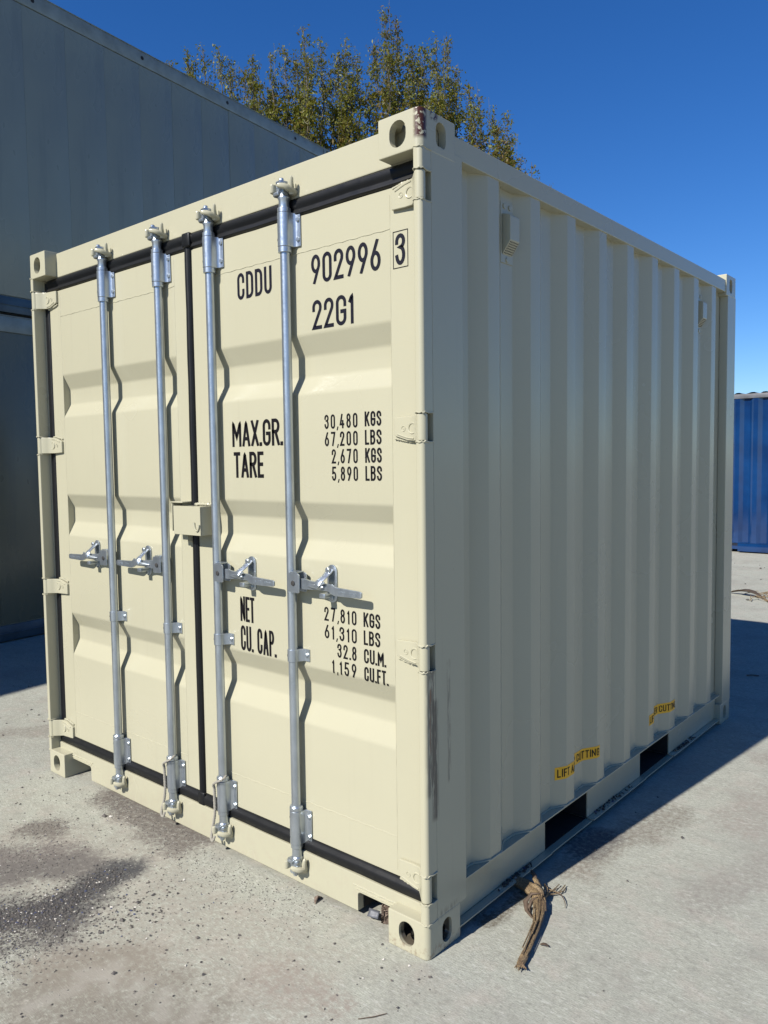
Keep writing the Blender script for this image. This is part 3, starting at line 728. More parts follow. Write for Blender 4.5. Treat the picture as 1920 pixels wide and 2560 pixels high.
for i, x in enumerate(RODX):
    rod = MB(); rod.lathe([(0.0170, 0.085), (0.0170, 2.505)], x, RY, 24)
    ro = obj('locking_rod', rod, M['zinc'], cont)
    rod_guide(x, 2.305, 2.420, ro); rod_guide(x, 0.178, 0.300, ro)
    c = MB()
    c.lathe([(0.0175, 2.421), (0.0232, 2.4215), (0.0232, 2.436), (0.0185, 2.438), (0.0185, 2.462), (0.0215, 2.468), (0.0215, 2.473), (0.0175, 2.480), (0.016, 2.49)], x, RY)
    c.lathe([(0.0175, 2.284), (0.0235, 2.286), (0.0235, 2.3035), (0.0225, 2.3045)], x, RY)
    c.lathe([(0.0225, 0.3005), (0.0245, 0.302), (0.0245, 0.314), (0.022, 0.318), (0.0175, 0.320)], x, RY)
    c.lathe([(0.016, 0.10), (0.0175, 0.112), (0.0215, 0.118), (0.0215, 0.126), (0.0185, 0.131), (0.0185, 0.160), (0.0225, 0.163), (0.0225, 0.1775)], x, RY)
    objs('collar', c, M['zinc'], ro, smooth=30)
    d = 1 if i >= 2 else -1
    for zc, up in ((2.500, 1), (0.095, -1)):
        c = MB()                                                       # forged cam: a claw either side of a core
        c.box(x - 0.020, x + 0.018, 0.014, 0.050, zc - 0.016, zc + 0.018, 0.004)
        c.prism([(x - 0.034, 0.018), (x - 0.026, 0.006), (x + 0.002, 0.004), (x + 0.006, 0.026), (x - 0.03, 0.034)], 'z', *sorted((zc - up * 0.024, zc - up * 0.012)), 0.003)
        c.prism([(x - 0.004, 0.000), (x + 0.026, 0.006), (x + 0.030, 0.016), (x + 0.022, 0.030), (x - 0.002, 0.030)], 'z', *sorted((zc - up * 0.004, zc + up * 0.005)), 0.003)
        c.prism([(x - 0.014, 0.008), (x + 0.014, 0.004), (x + 0.022, 0.034), (x - 0.014, 0.036)], 'z', *sorted((zc + up * 0.012, zc + up * 0.024)), 0.003)
        c.disc((x + 0.004 * d, 0.020, zc + up * 0.024), (0, 0, up), 0.009, 0.010, 8)
        obj('cam', c, M['zinc'], ro, wn=True)
        k = MB(); yb_ = 0.0605 if up > 0 else SY + 0.0005                 # keeper welded to header or sill
        k.box(x - 0.034, x + 0.036, yb_ - 0.007, yb_ - 0.0005, zc - 0.020, zc + 0.020, 0.003)
        k.prism([(x - 0.038, yb_ - 0.007), (x - 0.042, 0.010), (x - 0.034, -0.003), (x - 0.022, 0.000), (x - 0.020, 0.014), (x - 0.024, yb_ - 0.007)], 'z', zc - 0.014, zc + 0.018, 0.006)
        k.tube([(x + 0.031, yb_ - 0.004, zc - 0.010), (x + 0.036, 0.034, zc - 0.008), (x + 0.036, 0.018, zc - 0.003), (x + 0.028, 0.005, zc), (x + 0.014, -0.002, zc + 0.003), (x + 0.006, 0.0, zc + 0.004)], [0.012, 0.011, 0.010, 0.0095, 0.0085, 0.006], 10)
        k.tube([(x + 0.032, 0.040, zc - 0.020), (x + 0.037, 0.034, zc), (x + 0.040, 0.030, zc + 0.016), (x + 0.042, 0.030, zc + 0.030), (x + 0.041, 0.032, zc + 0.036)], [0.010, 0.0105, 0.009, 0.0075, 0.004], 10)
        obj('cam_keeper', k, M['cream'], ro, wn=True)
    # strap clip below the handle
    b = MB(); r = 0.0205; zc = 0.870
    outer = [(x + r * math.cos(a), RY - r * math.sin(a)) for a in [R(-10) + math.pi * 1.05 * k / 14 for k in range(15)]]
    poly = [(x + 0.056, DF - 0.0005), (x + 0.056, DF - 0.0045), (x + 0.034, DF - 0.0045), (x + 0.023, RY + 0.010)] + outer + [(x - 0.0205, DF - 0.001)]
    b.prism(poly, 'z', zc - 0.022, zc + 0.022, 0.001, 1); b.disc((x + 0.044, DF - 0.0045, zc), (0, -1, 0), 0.0075, 0.006, 6)
    obj('rod_clip', b, M['zinc'], ro, smooth=30)
    k = MB(); a = R(130); k.disc((x + 0.0204 * math.cos(a), RY - 0.0204 * math.sin(a), zc), (math.cos(a), -math.sin(a), 0), 0.004, 0.0008, 10); obj('rivet_hole', k, M['hole'], ro, smooth=0)
    # handle with its clevis and catch; rods right of the seam swing right, the others left
    X = lambda q: x + d * q
    zc = 1.138
    b = MB()
    for y0, y1 in ((0.008, 0.0125), (0.044, 0.0485)):
        b.prism([(X(0.010), zc - 0.034), (X(0.058), zc - 0.036), (X(0.064), zc - 0.031), (X(0.064), zc + 0.028), (X(0.056), zc + 0.034), (X(0.010), zc + 0.034)], 'y', y0, y1, 0.0012)
    b.prism([(X(0.014), zc + 0.0345), (X(0.050), zc + 0.0345), (X(0.050), zc + 0.0385), (X(0.014), zc + 0.0385)], 'y', 0.010, 0.047, 0.0012)
    obj('clevis', b, M['zinc'], ro, wn=True)
    k = MB(); k.disc((X(0.034), 0.008, zc - 0.002), (0, -1, 0), 0.0095, 0.0035, 8); obj('pin', k, M['dark'], ro)
    st = [(0.045, 0.0185, 0.012, -0.020, 0.016), (0.075, 0.0185, 0.012, -0.022, 0.016), (0.110, 0.016, 0.012, -0.019, 0.012), (0.150, 0.013, 0.012, -0.016, 0.010), (0.205, 0.010, 0.012, -0.016, 0.009),
          (0.218, 0.010, 0.010, -0.024, 0.009), (0.232, 0.010, 0.008, -0.028, 0.002), (0.347, 0.010, 0.008, -0.026, -0.002), (0.355, 0.010, 0.008, -0.022, -0.006)]
    v = []
    for q, y, th, zl, zh in st: v += [(X(q), y, zc + zl), (X(q), y, zc + zh), (X(q), y + th, zc + zh), (X(q), y + th, zc + zl)]
    f = []; n = len(st)
    for j in range(n - 1):
        for m in range(4): f.append([4 * j + m, 4 * j + (m + 1) % 4, 4 * j + 4 + (m + 1) % 4, 4 * j + 4 + m])
    f += [[0, 1, 2, 3], [4 * n - 1, 4 * n - 2, 4 * n - 3, 4 * n - 4]]
    bm = bmesh.new(); vs = [bm.verts.new(p) for p in v]
    for q in f: bm.faces.new([vs[j] for j in q])
    bmesh.ops.recalc_face_normals(bm, faces=bm.faces[:])
    es = [e for e in bm.edges if len(e.link_faces) == 2 and e.calc_face_angle(0) > R(40)]
    bmesh.ops.bevel(bm, geom=es, offset=0.0025, segments=2, affect='EDGES', profile=0.5)
    b = MB(); b.add(*new_faces_from_bm(bm))
    b.tube([(X(0.100), 0.0155, zc - 0.006), (X(0.130), 0.010, zc - 0.004), (X(0.165), 0.006, zc - 0.002), (X(0.185), 0.007, zc - 0.002)], [0.002, 0.007, 0.010, 0.004], 8)
    for j in range(11):                                               # raised cast marks on the grip
        if j in (4, 5): continue
        b.box(*sorted((X(0.252 + 0.0085 * j), X(0.2555 + 0.0085 * j))), 0.0088, 0.0105, zc - 0.020 + 0.003 * (j % 3), zc - 0.011 + 0.002 * (j % 2), 0.0005, 1)
    obj('handle', b, M['zinc'], ro, wn=True)
    b = MB(); hx = 0.176
    b.prism([(X(hx) + p[0], zc + 0.003 + p[1]) for p in capsule(0.046, 0.132)], 'y', DF - 0.006, DF - 0.0005, 0.0015)
    b.tube([(X(hx - 0.002), DF - 0.012, zc + 0.052), (X(hx - 0.002), 0.044, zc + 0.044), (X(hx - 0.004), 0.026, zc + 0.030), (X(hx - 0.008), 0.008, zc + 0.018), (X(hx - 0.014), 0.001, zc + 0.008), (X(hx - 0.020), -0.001, zc - 0.006)],
           [0.017, 0.016, 0.014, 0.015, 0.018, 0.009], 10, True, 0.35, (0, 1, 0))
    b.prism([(X(hx - 0.034), zc + 0.000), (X(hx + 0.018), zc + 0.018), (X(hx + 0.022), zc + 0.012), (X(hx - 0.020), zc - 0.010)], 'y', -0.002, 0.005, 0.002)
    b.box(*sorted((X(hx - 0.016), X(hx + 0.012))), 0.010, DF - 0.0065, zc - 0.042, zc - 0.026, 0.003)
    for zz in (zc + 0.052, zc - 0.046): b.disc((X(hx), DF - 0.006 if zz < zc else DF - 0.022, zz), (0, -1, 0), 0.0105, 0.008, 6)
    obj('handle_catch', b, M['zinc'], ro, smooth=40)

# ------------------------------------------------------------------ lettering (stroke alphabet)
def arc(cx, cy, rx, ry, a0, a1, n=12): return [(cx + rx * math.cos(R(a0 + (a1 - a0) * k / n)), cy + ry * math.sin(R(a0 + (a1 - a0) * k / n))) for k in range(n + 1)]
y_ = 0.21
GL = {
 'C': (.44, [[(1, .70)] + arc(.5, 1 - y_, .5, y_, 0, 180) + arc(.5, y_, .5, y_, 180, 360) + [(1, .30)]]),
 'D': (.44, [[(0, 0), (0, 1), (.4, 1)] + arc(.4, .76, .6, .24, 90, 0) + arc(.4, .24, .6, .24, 0, -90) + [(0, 0)]]),
 'U': (.44, [[(0, 1)] + arc(.5, y_, .5, y_, 180, 360) + [(1, 1)]]),
 '0': (.42, [arc(.5, 1 - y_, .5, y_, 0, 180) + arc(.5, y_, .5, y_, 180, 360) + [(1, 1 - y_)]]),
 '1': (.20, [[(0, .80), (1, 1), (1, 0)]]),
 '2': (.42, [[(0, .70)] + arc(.5, 1 - y_, .5, y_, 180, 0) + [(.96, .68), (0, 0), (1, 0)]]),
 '3': (.42, [[(0, .76)] + arc(.5, .79, .5, .21, 170, -90) + arc(.5, .29, .5, .29, 90, -170)]),
 '4': (.44, [[(.5, 1), (0, .24), (1, .24)], [(.74, .50), (.74, 0)]]),
 '5': (.42, [[(.95, 1), (.12, 1), (.05, .54)] + arc(.48, .30, .52, .30, 125, -165)]),
 '6': (.42, [[(.72, 1), (.06, .42)], arc(.5, .29, .5, .29, 0, 360, 20)]),
 '7': (.42, [[(0, 1), (1, 1), (.35, 0)]]),
 '8': (.42, [arc(.5, .77, .44, .23, 0, 360, 20), arc(.5, .275, .5, .275, 0, 360, 20)]),
 '9': (.42, [[(.28, 0), (.94, .58)], arc(.5, .71, .5, .29, 0, 360, 20)]),
 'G': (.44, [[(1, .70)] + arc(.5, 1 - y_, .5, y_, 0, 180) + arc(.5, y_, .5, y_, 180, 360) + [(1, .46), (.58, .46)]]),
 'M': (.54, [[(0, 0), (0, 1), (.5, .34), (1, 1), (1, 0)]]), 'A': (.46, [[(0, 0), (.5, 1), (1, 0)], [(.17, .27), (.83, .27)]]),
 'X': (.44, [[(0, 0), (1, 1)], [(0, 1), (1, 0)]]),
 'R': (.43, [[(0, 0), (0, 1), (.5, 1)] + arc(.5, .76, .5, .24, 90, -90) + [(0, .52)], [(.5, .5), (1, 0)]]),
 'P': (.42, [[(0, 0), (0, 1), (.5, 1)] + arc(.5, .76, .5, .24, 90, -90) + [(0, .52)]]),
 'B': (.43, [[(0, 0), (0, 1), (.5, 1)] + arc(.5, .77, .44, .23, 90, -90) + [(0, .54)], [(.5, .54)] + arc(.5, .27, .5, .27, 90, -90) + [(0, 0)]]),
 'T': (.40, [[(0, 1), (1, 1)], [(.5, 1), (.5, 0)]]), 'E': (.36, [[(1, 1), (0, 1), (0, 0), (1, 0)], [(0, .52), (.85, .52)]]),
 'F': (.36, [[(1, 1), (0, 1), (0, 0)], [(0, .52), (.85, .52)]]), 'L': (.36, [[(0, 1), (0, 0), (1, 0)]]), 'I': (.10, [[(.5, 1), (.5, 0)]]),
 'K': (.44, [[(0, 0), (0, 1)], [(1, 1), (0, .36)], [(.36, .60), (1, 0)]]), 'N': (.44, [[(0, 0), (0, 1), (1, 0), (1, 1)]]),
 'S': (.43, [[(1, .74)] + arc(.5, .78, .5, .22, 5, 200) + [(.5, .52), (.9, .40)] + arc(.5, .24, .5, .24, 15, -175)]),
}
def text_strokes(txt, x0, x1, z0, h, sw, gap=0.11):
    """ribbons [(left pts, right pts)] in a flat (x, z) frame, fitted to x0..x1"""
    pos = 0; items = []
    for ch in txt:
        if ch == ' ': pos += 0.30; continue
        if ch in '.,': items.append((ch, pos - 0.02, 0.13)); pos += 0.13 + gap * 0.6; continue
        wd = GL[ch][0]; items.append((ch, pos, wd)); pos += wd + gap
    tot = max(p + w_ for _, p, w_ in items); k = (x1 - x0) / (tot * h)
    out = []
    for ch, p, wd in items:
        ax = x0 + p * h * k; aw = wd * h * k
        if ch in '.,':
            c = ax + aw / 2; out.append(([(c - sw * .55, z0), (c - sw * .55, z0 + sw * 1.1)], [(c + sw * .55, z0), (c + sw * .55, z0 + sw * 1.1)])) if ch == '.' else out.append(([(c - sw * .75, z0 - sw * .9), (c - sw * .1, z0 + sw)], [(c, z0 - sw * .9), (c + sw * .6, z0 + sw)]))
            continue
        for st in GL[ch][1]:
            pts = [Vector((ax + sw / 2 + u_ * max(aw - sw, 0.0005), z0 + sw / 2 + v_ * (h - sw))) for u_, v_ in st]
            pts = [q for i, q in enumerate(pts) if i == 0 or (q - pts[i - 1]).length > 1e-6]
            closed = (pts[0] - pts[-1]).length < 1e-4 and len(pts) > 3
            if not closed:
                pts[0] = pts[0] + (pts[0] - pts[1]).normalized() * sw / 2; pts[-1] = pts[-1] + (pts[-1] - pts[-2]).normalized() * sw / 2
            # split long segments so that the ribbon follows bends in the sheet
            fine = [pts[0]]
            for a, b_ in zip(pts, pts[1:]):
                n = max(1, int((b_ - a).length / 0.006))
                fine += [a.lerp(b_, j / n) for j in range(1, n + 1)]
            lf, rt = [], []; m = len(fine)
            for i, q in enumerate(fine):
                pa = fine[i - 1] if i > 0 else (fine[-2] if closed else None); pb = fine[i + 1] if i < m - 1 else (fine[1] if closed else None)
                d1 = (q - pa).normalized() if pa is not None else (pb - q).normalized(); d2 = (pb - q).normalized() if pb is not None else d1
                n1 = Vector((-d1.y, d1.x)); n2 = Vector((-d2.y, d2.x)); nn = n1 + n2
                nn = n1 if nn.length < 1e-4 else nn.normalized(); mt = min(1.0 / max(nn.dot(n1), 0.3), 2.2)
                lf.append(tuple(q + nn * sw / 2 * mt)); rt.append(tuple(q - nn * sw / 2 * mt))
            zl, zh = z0 - 1e-4, z0 + h + 1e-4
            cl = lambda q: (q[0], min(max(q[1], zl), zh))
            out.append(([cl(q) for q in lf], [cl(q) for q in rt]))
    return out
def lay(strokes, fn):
    b = MB()
    for i, (lf, rt) in enumerate(strokes):
        o = len(b.v); e = 0.00006 * (i % 5)
        for a, c in zip(lf, rt): b.v += [fn(a[0], a[1], e), fn(c[0], c[1], e)]
        b.f += [[o + 2 * j, o + 2 * j + 2, o + 2 * j + 3, o + 2 * j + 1] for j in range(len(lf) - 1)]
    return b
dfn = lambda x, z, e: (x, door_y(x, z) - 0.0008 - e, z)
def door_text(t, x0, x1, z0, h, sw, mat='ink', gap=0.11): return obj('lettering', lay(text_strokes(t, x0, x1, z0, h, sw, gap), dfn), M[mat], doors[1], smooth=0)
door_text('CDDU', -0.921, -0.728, 2.170, 0.098, 0.0125, 'ink2')
door_text('902996', -0.525, -0.211, 2.166, 0.099, 0.0125, 'ink2', 0.10)
door_text('3', -0.151, -0.111, 2.167, 0.096, 0.0125, 'ink2')
door_text('22G1', -0.523, -0.331, 2.013, 0.099, 0.0125, 'ink2', 0.10)
b = MB(); bx0, bx1, bz0, bz1 = -0.160, -0.0995, 2.158, 2.272
for q in ((bx0, bx1, bz0, bz0 + .0025), (bx0, bx1, bz1 - .0025, bz1), (bx0, bx0 + .0025, bz0, bz1), (bx1 - .0025, bx1, bz0, bz1)):
    o = len(b.v); b.v += [(q[0], DF - .0009, q[2]), (q[1], DF - .0009, q[2]), (q[1], DF - .0009, q[3]), (q[0], DF - .0009, q[3])]; b.f.append([o, o + 1, o + 2, o + 3])
obj('lettering_frame', b, M['ink'], doors[1], smooth=0)
door_text('MAX.GR.', -0.973, -0.686, 1.622, 0.098, 0.0130, gap=0.06); door_text('TARE', -0.967, -0.794, 1.504, 0.098, 0.0135, gap=0.05)
for t, z in (('30,480', 1.672), ('67,200', 1.613)): door_text(t, -0.474, -0.321, z, 0.0485, 0.0066, gap=0.20)
for t, z in (('2,670', 1.554), ('5,890', 1.495)): door_text(t, -0.442, -0.322, z, 0.0485, 0.0066, gap=0.20)
for t, z in (('KGS', 1.674), ('LBS', 1.614), ('KGS', 1.555), ('LBS', 1.496)): door_text(t, -0.289, -0.217, z, 0.0485, 0.0072, gap=0.10)
door_text('NET', -0.950, -0.866, 0.949, 0.098, 0.0110, gap=0.04); door_text('CU. CAP.', -0.951, -0.746, 0.835, 0.098, 0.0110, gap=0.06)
for t, z in (('27,810', 1.007), ('61,310', 0.945)): door_text(t, -0.491, -0.339, z, 0.049, 0.0066, gap=0.22)
door_text('32.8', -0.431, -0.341, 0.885, 0.049, 0.0066, gap=0.18); door_text('1,159', -0.457, -0.343, 0.826, 0.0485, 0.0066, gap=0.24)
for t, z, x1 in (('KGS', 1.008, -0.233), ('LBS', 0.947, -0.234), ('CU.M.', 0.885, -0.210), ('CU.FT.', 0.824, -0.202)): door_text(t, -0.307, x1, z, 0.049, 0.0072, gap=0.09)
# stickers across the corrugations
for y0 in (0.880, 1.772):
    y1 = y0 + 0.350; zl, zh = 0.286, 0.337
    if y0 > 1: zl, zh = 0.272, 0.323
    ys = sorted(set([y0, y1] + [q + d for q in brk for d in (-0.006, -0.002, 0.002, 0.006) if y0 < q + d < y1]))
    smx = lambda y: sum(side_x(y + d) for d in (-0.005, -0.0025, 0, 0.0025, 0.005)) / 5
    b = MB()
    for y in ys: b.v += [(smx(y) + 0.0008, y, zl), (smx(y) + 0.0008, y, zh)]
    b.f = [[2 * i, 2 * i + 2, 2 * i + 3, 2 * i + 1] for i in range(len(ys) - 1)]
    obj('sticker', b, M['yellow'], wall, smooth=20)
    obj('lettering', lay(text_strokes('LIFT AFTER CUTTING', y0 + 0.010, y1 - 0.008, zl + 0.009, 0.033, 0.0046, 0.10), lambda y, z, e: (smx(y) + 0.0016 + e, y, z)), M['ink'], wall, smooth=0)

# ------------------------------------------------------------------ ropes on the two inner rods
def rope(x, seed, label):
    rs = random.Random(seed)
    kp = [(0.020, 0.030, 0.322), (0.026, 0.006, 0.316), (0.004, -0.003, 0.303), (-0.020, 0.002, 0.286), (-0.031, 0.012, 0.262), (-0.033, 0.014, 0.22), (-0.030, 0.012, 0.17), (-0.034, 0.008, 0.125), (-0.040, 0.004, 0.095), (-0.036, -0.004, 0.066), (-0.026, -0.005, 0.058), (-0.020, 0.0, 0.075)]
    kp = [Vector((x + a + rs.uniform(-.002, .002), c, d)) for a, c, d in kp]
    path = []
    for i in range(len(kp) - 1):                                     # Catmull-Rom
        p0, p1, p2, p3 = kp[max(i - 1, 0)], kp[i], kp[i + 1], kp[min(i + 2, len(kp) - 1)]
        for j in range(10):
            t = j / 10; path.append(0.5 * ((2 * p1) + (p2 - p0) * t + (2 * p0 - 5 * p1 + 4 * p2 - p3) * t * t + (3 * p1 - p0 - 3 * p2 + p3) * t ** 3))
    b = MB()
    for s in range(3):
        q = [p + Vector((math.cos(i * 0.9 + s * 2.094), math.sin(i * 0.9 + s * 2.094) * 0.8, math.sin(i * 0.9 + s * 2.094) * 0.3)) * 0.0034 for i, p in enumerate(path)]
        b.tube(q, 0.0034, 6)
    tag(obj('rope', b, M['rope']), label, 'rope', 'ropes tied to the inner locking rods')
rope(RODX[1], 1, 'grey rope hanging at the foot of the locking rod left of the door seam')
rope(RODX[2], 2, 'grey rope hanging at the foot of the locking rod right of the door seam')

# ------------------------------------------------------------------ stacked reefers on the left
RL, RH, PWD = 13.72, 2.895, 0.4287
def prism_panel():
    b = MB(); n = 6
    b.box(0.0, 0.014, 0.0, PWD, 0.16, RH - 0.155, 0.0035, 2)
    return mesh(b, 'side_panel')
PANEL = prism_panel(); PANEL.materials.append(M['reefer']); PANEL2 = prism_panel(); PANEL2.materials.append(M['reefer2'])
def reefer(z, label, pan):
    """wall face on local x = 0 looking to +x, length along local y"""
    e = empty('refrigerated_container', (-5.455, 0, z), R(7.1)); tag(e, label, 'container', 'stacked refrigerated containers')
    y0 = -7.6
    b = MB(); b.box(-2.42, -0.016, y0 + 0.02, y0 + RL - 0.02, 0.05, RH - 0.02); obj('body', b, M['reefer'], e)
    npan = int((RL - 0.36) / PWD)
    for i in range(npan):
        o = obj('side_panel', None, None, e, me=pan); o.location = (-0.017 + random.uniform(-0.001, 0.001), y0 + 0.18 + i * PWD, 0)
        o.rotation_euler = (0, 0, R(random.uniform(-0.35, 0.35)))
    b = MB(); b.box(-0.05, 0.004, y0 + 0.181, y0 + RL - 0.181, RH - 0.150, RH - 0.012, 0.004); b.box(-0.03, 0.010, y0 + 0.181, y0 + RL - 0.181, RH - 0.0115, RH - 0.004, 0.002)
    rl = obj('top_rail', b, M['reefer_rail'], e)
    h = MB()
    for i in range(11): h.disc((0.0042, y0 + 0.75 + i * 1.22, RH - 0.075), (1, 0, 0), 0.020, 0.0015, 10)
    objs('lashing_hole', h, M['hole'], rl, smooth=0)
    b = MB(); b.box(-0.05, 0.004, y0 + 0.181, y0 + RL - 0.181, 0.012, 0.150, 0.004); b.box(-0.04, 0.014, y0 + 0.181, y0 + RL - 0.181, 0.075, 0.083, 0.002); obj('bottom_rail', b, M['reefer_low'], e)
    for y in (y0, y0 + RL - 0.18):
        b = MB(); b.box(-0.16, 0.002, y + 0.002, y + 0.178, 0.119, RH - 0.119, 0.004); obj('corner_post', b, M['reefer_rail'], e)
    for y, sy in ((y0, 1), (y0 + RL, -1)):
        for zz, sz in ((RH, 1), (0, -1)):
            casting(0.010, y, zz, 1, sy, sz, M['reefer_rail'], e)
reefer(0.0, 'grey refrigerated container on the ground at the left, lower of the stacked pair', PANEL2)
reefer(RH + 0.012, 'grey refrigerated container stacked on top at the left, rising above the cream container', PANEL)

# ------------------------------------------------------------------ blue container at the right
bl = tag(empty('shipping_container', (-4.66, 11.64, 0)), 'blue corrugated shipping container standing beyond the cream one at the right', 'container')
BL = 6.058
b = MB(); t = 0.17; pts = []
while t < BL - 0.17:
    for d, y in ((0, 0.012), (0.072, 0.012), (0.130, 0.052), (0.220, 0.052)):
        if t + d < BL - 0.17: pts.append((t + d, y))
    t += 0.278
fp = []
for x, y in pts: fp += [(x, y)]
for x, y in fp: b.v += [(x, y, 0.165), (x, y, 2.51)]
b.f = [[2 * i, 2 * i + 2, 2 * i + 3, 2 * i + 1] for i in range(len(fp) - 1)]
obj('side_wall', b, M['blue'], bl, smooth=0)
b = MB(); b.box(0.17, BL - 0.17, 0.005, 0.065, 2.512, 2.585, 0.004); obj('top_rail', b, M['blue_roof'], bl)
b = MB(); off = BL / 2
xs_ = [0.17, off - 1.025 - 0.18, off - 1.025 + 0.18, off + 1.025 - 0.18, off + 1.025 + 0.18, BL - 0.17]
for i in (0, 2, 4): b.box(xs_[i], xs_[i + 1], 0.010, 0.055, 0.022, 0.158, 0.003)
b.box(0.17, BL - 0.17, 0.004, 0.055, 0.1585, 0.166, 0.002)
objs('bottom_rail', b, M['blue'], bl)
b = MB(); n = 130
for i in range(n + 1):
    x = 0.1 + (BL - 0.2) * i / n; z = 2.584 + 0.026 * max(0.0, min(1.0, 0.5 + 1.1 * math.sin(x * 2 * math.pi / 0.21))); b.v += [(x, 0.03, z), (x, 2.40, z)]
b.f = [[2 * i, 2 * i + 2, 2 * i + 3, 2 * i + 1] for i in range(n)]
o = len(b.v); obj('roof', b, M['blue_roof'], bl, smooth=0)
b = MB(); b.box(0.05, BL - 0.05, 0.07, 2.40, 0.05, 2.55); obj('body', b, M['blue'], bl)
for x in (0.0, BL - 0.16):
    b = MB(); b.box(x + 0.002, x + 0.158, 0.003, 0.17, 0.119, 2.472, 0.004); obj('corner_post', b, M['blue'], bl)
for x, sx in ((0, -1), (BL, 1)):
    for zz, sz in ((2.591, 1), (0, -1)):
        casting(x, 0, zz, sx, 1, sz, M['blue'], bl)

# ------------------------------------------------------------------ trees behind
def tree(base, spires, label, dens=1.0, seed=0, lowz=6.2):
    rs = np.random.default_rng(seed); r1 = random.Random(seed)
    e = empty('tree', (base[0], base[1], 0)); tag(e, label, 'tree', 'trees behind the container stack')
    B = Vector((base[0], base[1], 0))
    br = MB(); tw = MB(); quads = []
    fork = Vector((0, 0, 3.4)); br.tube([(0, 0, 0), (0.04, 0.02, 1.2), (0.0, 0.05, 2.4), fork], [0.24, 0.19, 0.165, 0.15], 10)
    for sp in spires:
        top = Vector(sp[:3]) - B; spread = sp[3] if len(sp) > 3 else 0.62
        zl = min(lowz, top.z - 3.0)
        k1 = fork.lerp(Vector((top.x * 0.75, top.y * 0.75, zl)), 0.55) + Vector((r1.uniform(-.2, .2), r1.uniform(-.2, .2), 0))
        path = [fork, k1, Vector((top.x * 0.95, top.y * 0.95, zl + 0.6))]
        m = 9
        for j in range(1, m + 1):
            q = j / m; path.append(Vector((top.x * (0.95 + 0.05 * q) + 0.06 * math.sin(j * 2.1), top.y * (0.95 + 0.05 * q) + 0.06 * math.cos(j * 1.7), zl + 0.6 + (top.z - zl - 0.6) * q)))
        rad = [0.085, 0.065, 0.05] + [0.045 * (1 - j / m) + 0.006 for j in range(1, m + 1)]
        br.tube(path, rad, 6)
        hh = top.z - zl; nt_ = int(84 * dens * hh / 5.0)
        for i in range(nt_):
            t = r1.random() ** 0.9; zz = zl + 0.3 + (hh - 0.3) * t
            seg = (zz - path[2].z) / max(path[-1].z - path[2].z, 0.1); seg = min(max(seg, 0), 0.999) * (len(path) - 3); si = int(seg)
            p = path[2 + si].lerp(path[3 + si], seg - si)
            ln = spread * (1 - t) ** 0.8 * r1.uniform(0.5, 1.3) + 0.12; a = r1.uniform(0, 6.283); el = R(r1.uniform(20, 68))
            dr = Vector((math.cos(a) * math.cos(el), math.sin(a) * math.cos(el), math.sin(el)))
            end = p + dr * ln + Vector((0, 0, 0.15 * ln)); midp = p.lerp(end, 0.5) - Vector((0, 0, 0.04 * ln))
            tw.tube([p, midp, end], [0.010, 0.008, 0.004], 4, False)
            for q_ in range(int(1.5 + 3.2 * ln)):                       # leaf tufts spaced along the twig
                s = 1.0 - q_ * 0.3 * r1.uniform(0.7, 1.2)
                if s < 0.15: break
                cc = p.lerp(end, s); nl = int(r1.uniform(5, 10)); big = 0.9 if t > 0.8 else 1.15
                for c_ in range(nl): quads.append((cc + Vector(rs.normal(0, 0.068, 3)) - Vector((0, 0, r1.uniform(0, .06))), r1.uniform(0.034, 0.068) * big))
        for i in range(3):                                              # bare shoots that stand clear of the leaves
            a = r1.uniform(0, 6.283); q = top + Vector((math.cos(a) * r1.uniform(.02, .4), math.sin(a) * r1.uniform(.02, .4), -r1.uniform(0.25, 1.4)))
            e2 = q + Vector((r1.uniform(-.06, .06), r1.uniform(-.06, .06), r1.uniform(0.25, 0.6))); tw.tube([q - Vector((0, 0, .4)), q, e2], [0.007, 0.005, 0.003], 4, False)
            for c_ in range(7): quads.append((q.lerp(e2, r1.random()) + Vector(rs.normal(0, 0.03, 3)), r1.uniform(0.02, 0.04)))
    lf = MB()
    for c, s in quads:
        d1 = Vector(rs.normal(0, 1, 3)).normalized(); d2 = Vector(rs.normal(0, 1, 3)).cross(d1).normalized(); dn = Vector((0, 0, -0.35 * s))
        o = len(lf.v); lf.v += [tuple(c - d1 * s), tuple(c + d2 * s * 0.42 + dn * 0.2), tuple(c + d1 * s + dn), tuple(c - d2 * s * 0.42 + dn * 0.2)]; lf.f.append([o, o + 1, o + 2, o + 3])
    obj('trunk', br, M['bark'], e); obj('twigs', tw, M['twig'], e); cr = obj('crown', lf, M['leaf'], e, smooth=0)
def fill(pts, n, seed, drop, depth=1.2):
    """extra leaders between and behind the outline ones, lower than them"""
    r1 = random.Random(seed); out = []
    for i in range(n):
        a, c = r1.choice(pts), r1.choice(pts); t = r1.random()
        p = [a[k] + (c[k] - a[k]) * t for k in range(3)]; q = r1.uniform(-depth, depth)
        dx, dy = p[0] - CX, p[1] - CY; l_ = math.hypot(dx, dy)
        out.append((p[0] + dx / l_ * q, p[1] + dy / l_ * q, p[2] - r1.uniform(*drop) , 0.72))
    return out
TA = [(-17.9, 12.37, 13.40), (-17.64, 12.72, 13.55), (-17.36, 13.07, 13.66), (-17.18, 13.3, 13.3), (-18.2, 12.0, 13.0)]
TB = [(-16.90, 13.6, 13.05), (-16.76, 13.8, 13.45), (-16.42, 14.19, 13.60), (-16.13, 14.5, 13.70)]
TC = [(-15.89, 14.75, 13.6), (-15.74, 14.92, 14.33), (-15.39, 15.26, 14.0), (-15.2, 15.45, 13.1)]
TD = [(-15.04, 15.6, 13.6), (-14.85, 15.78, 13.98), (-14.62, 15.98, 13.4), (-14.36, 16.2, 12.5)]
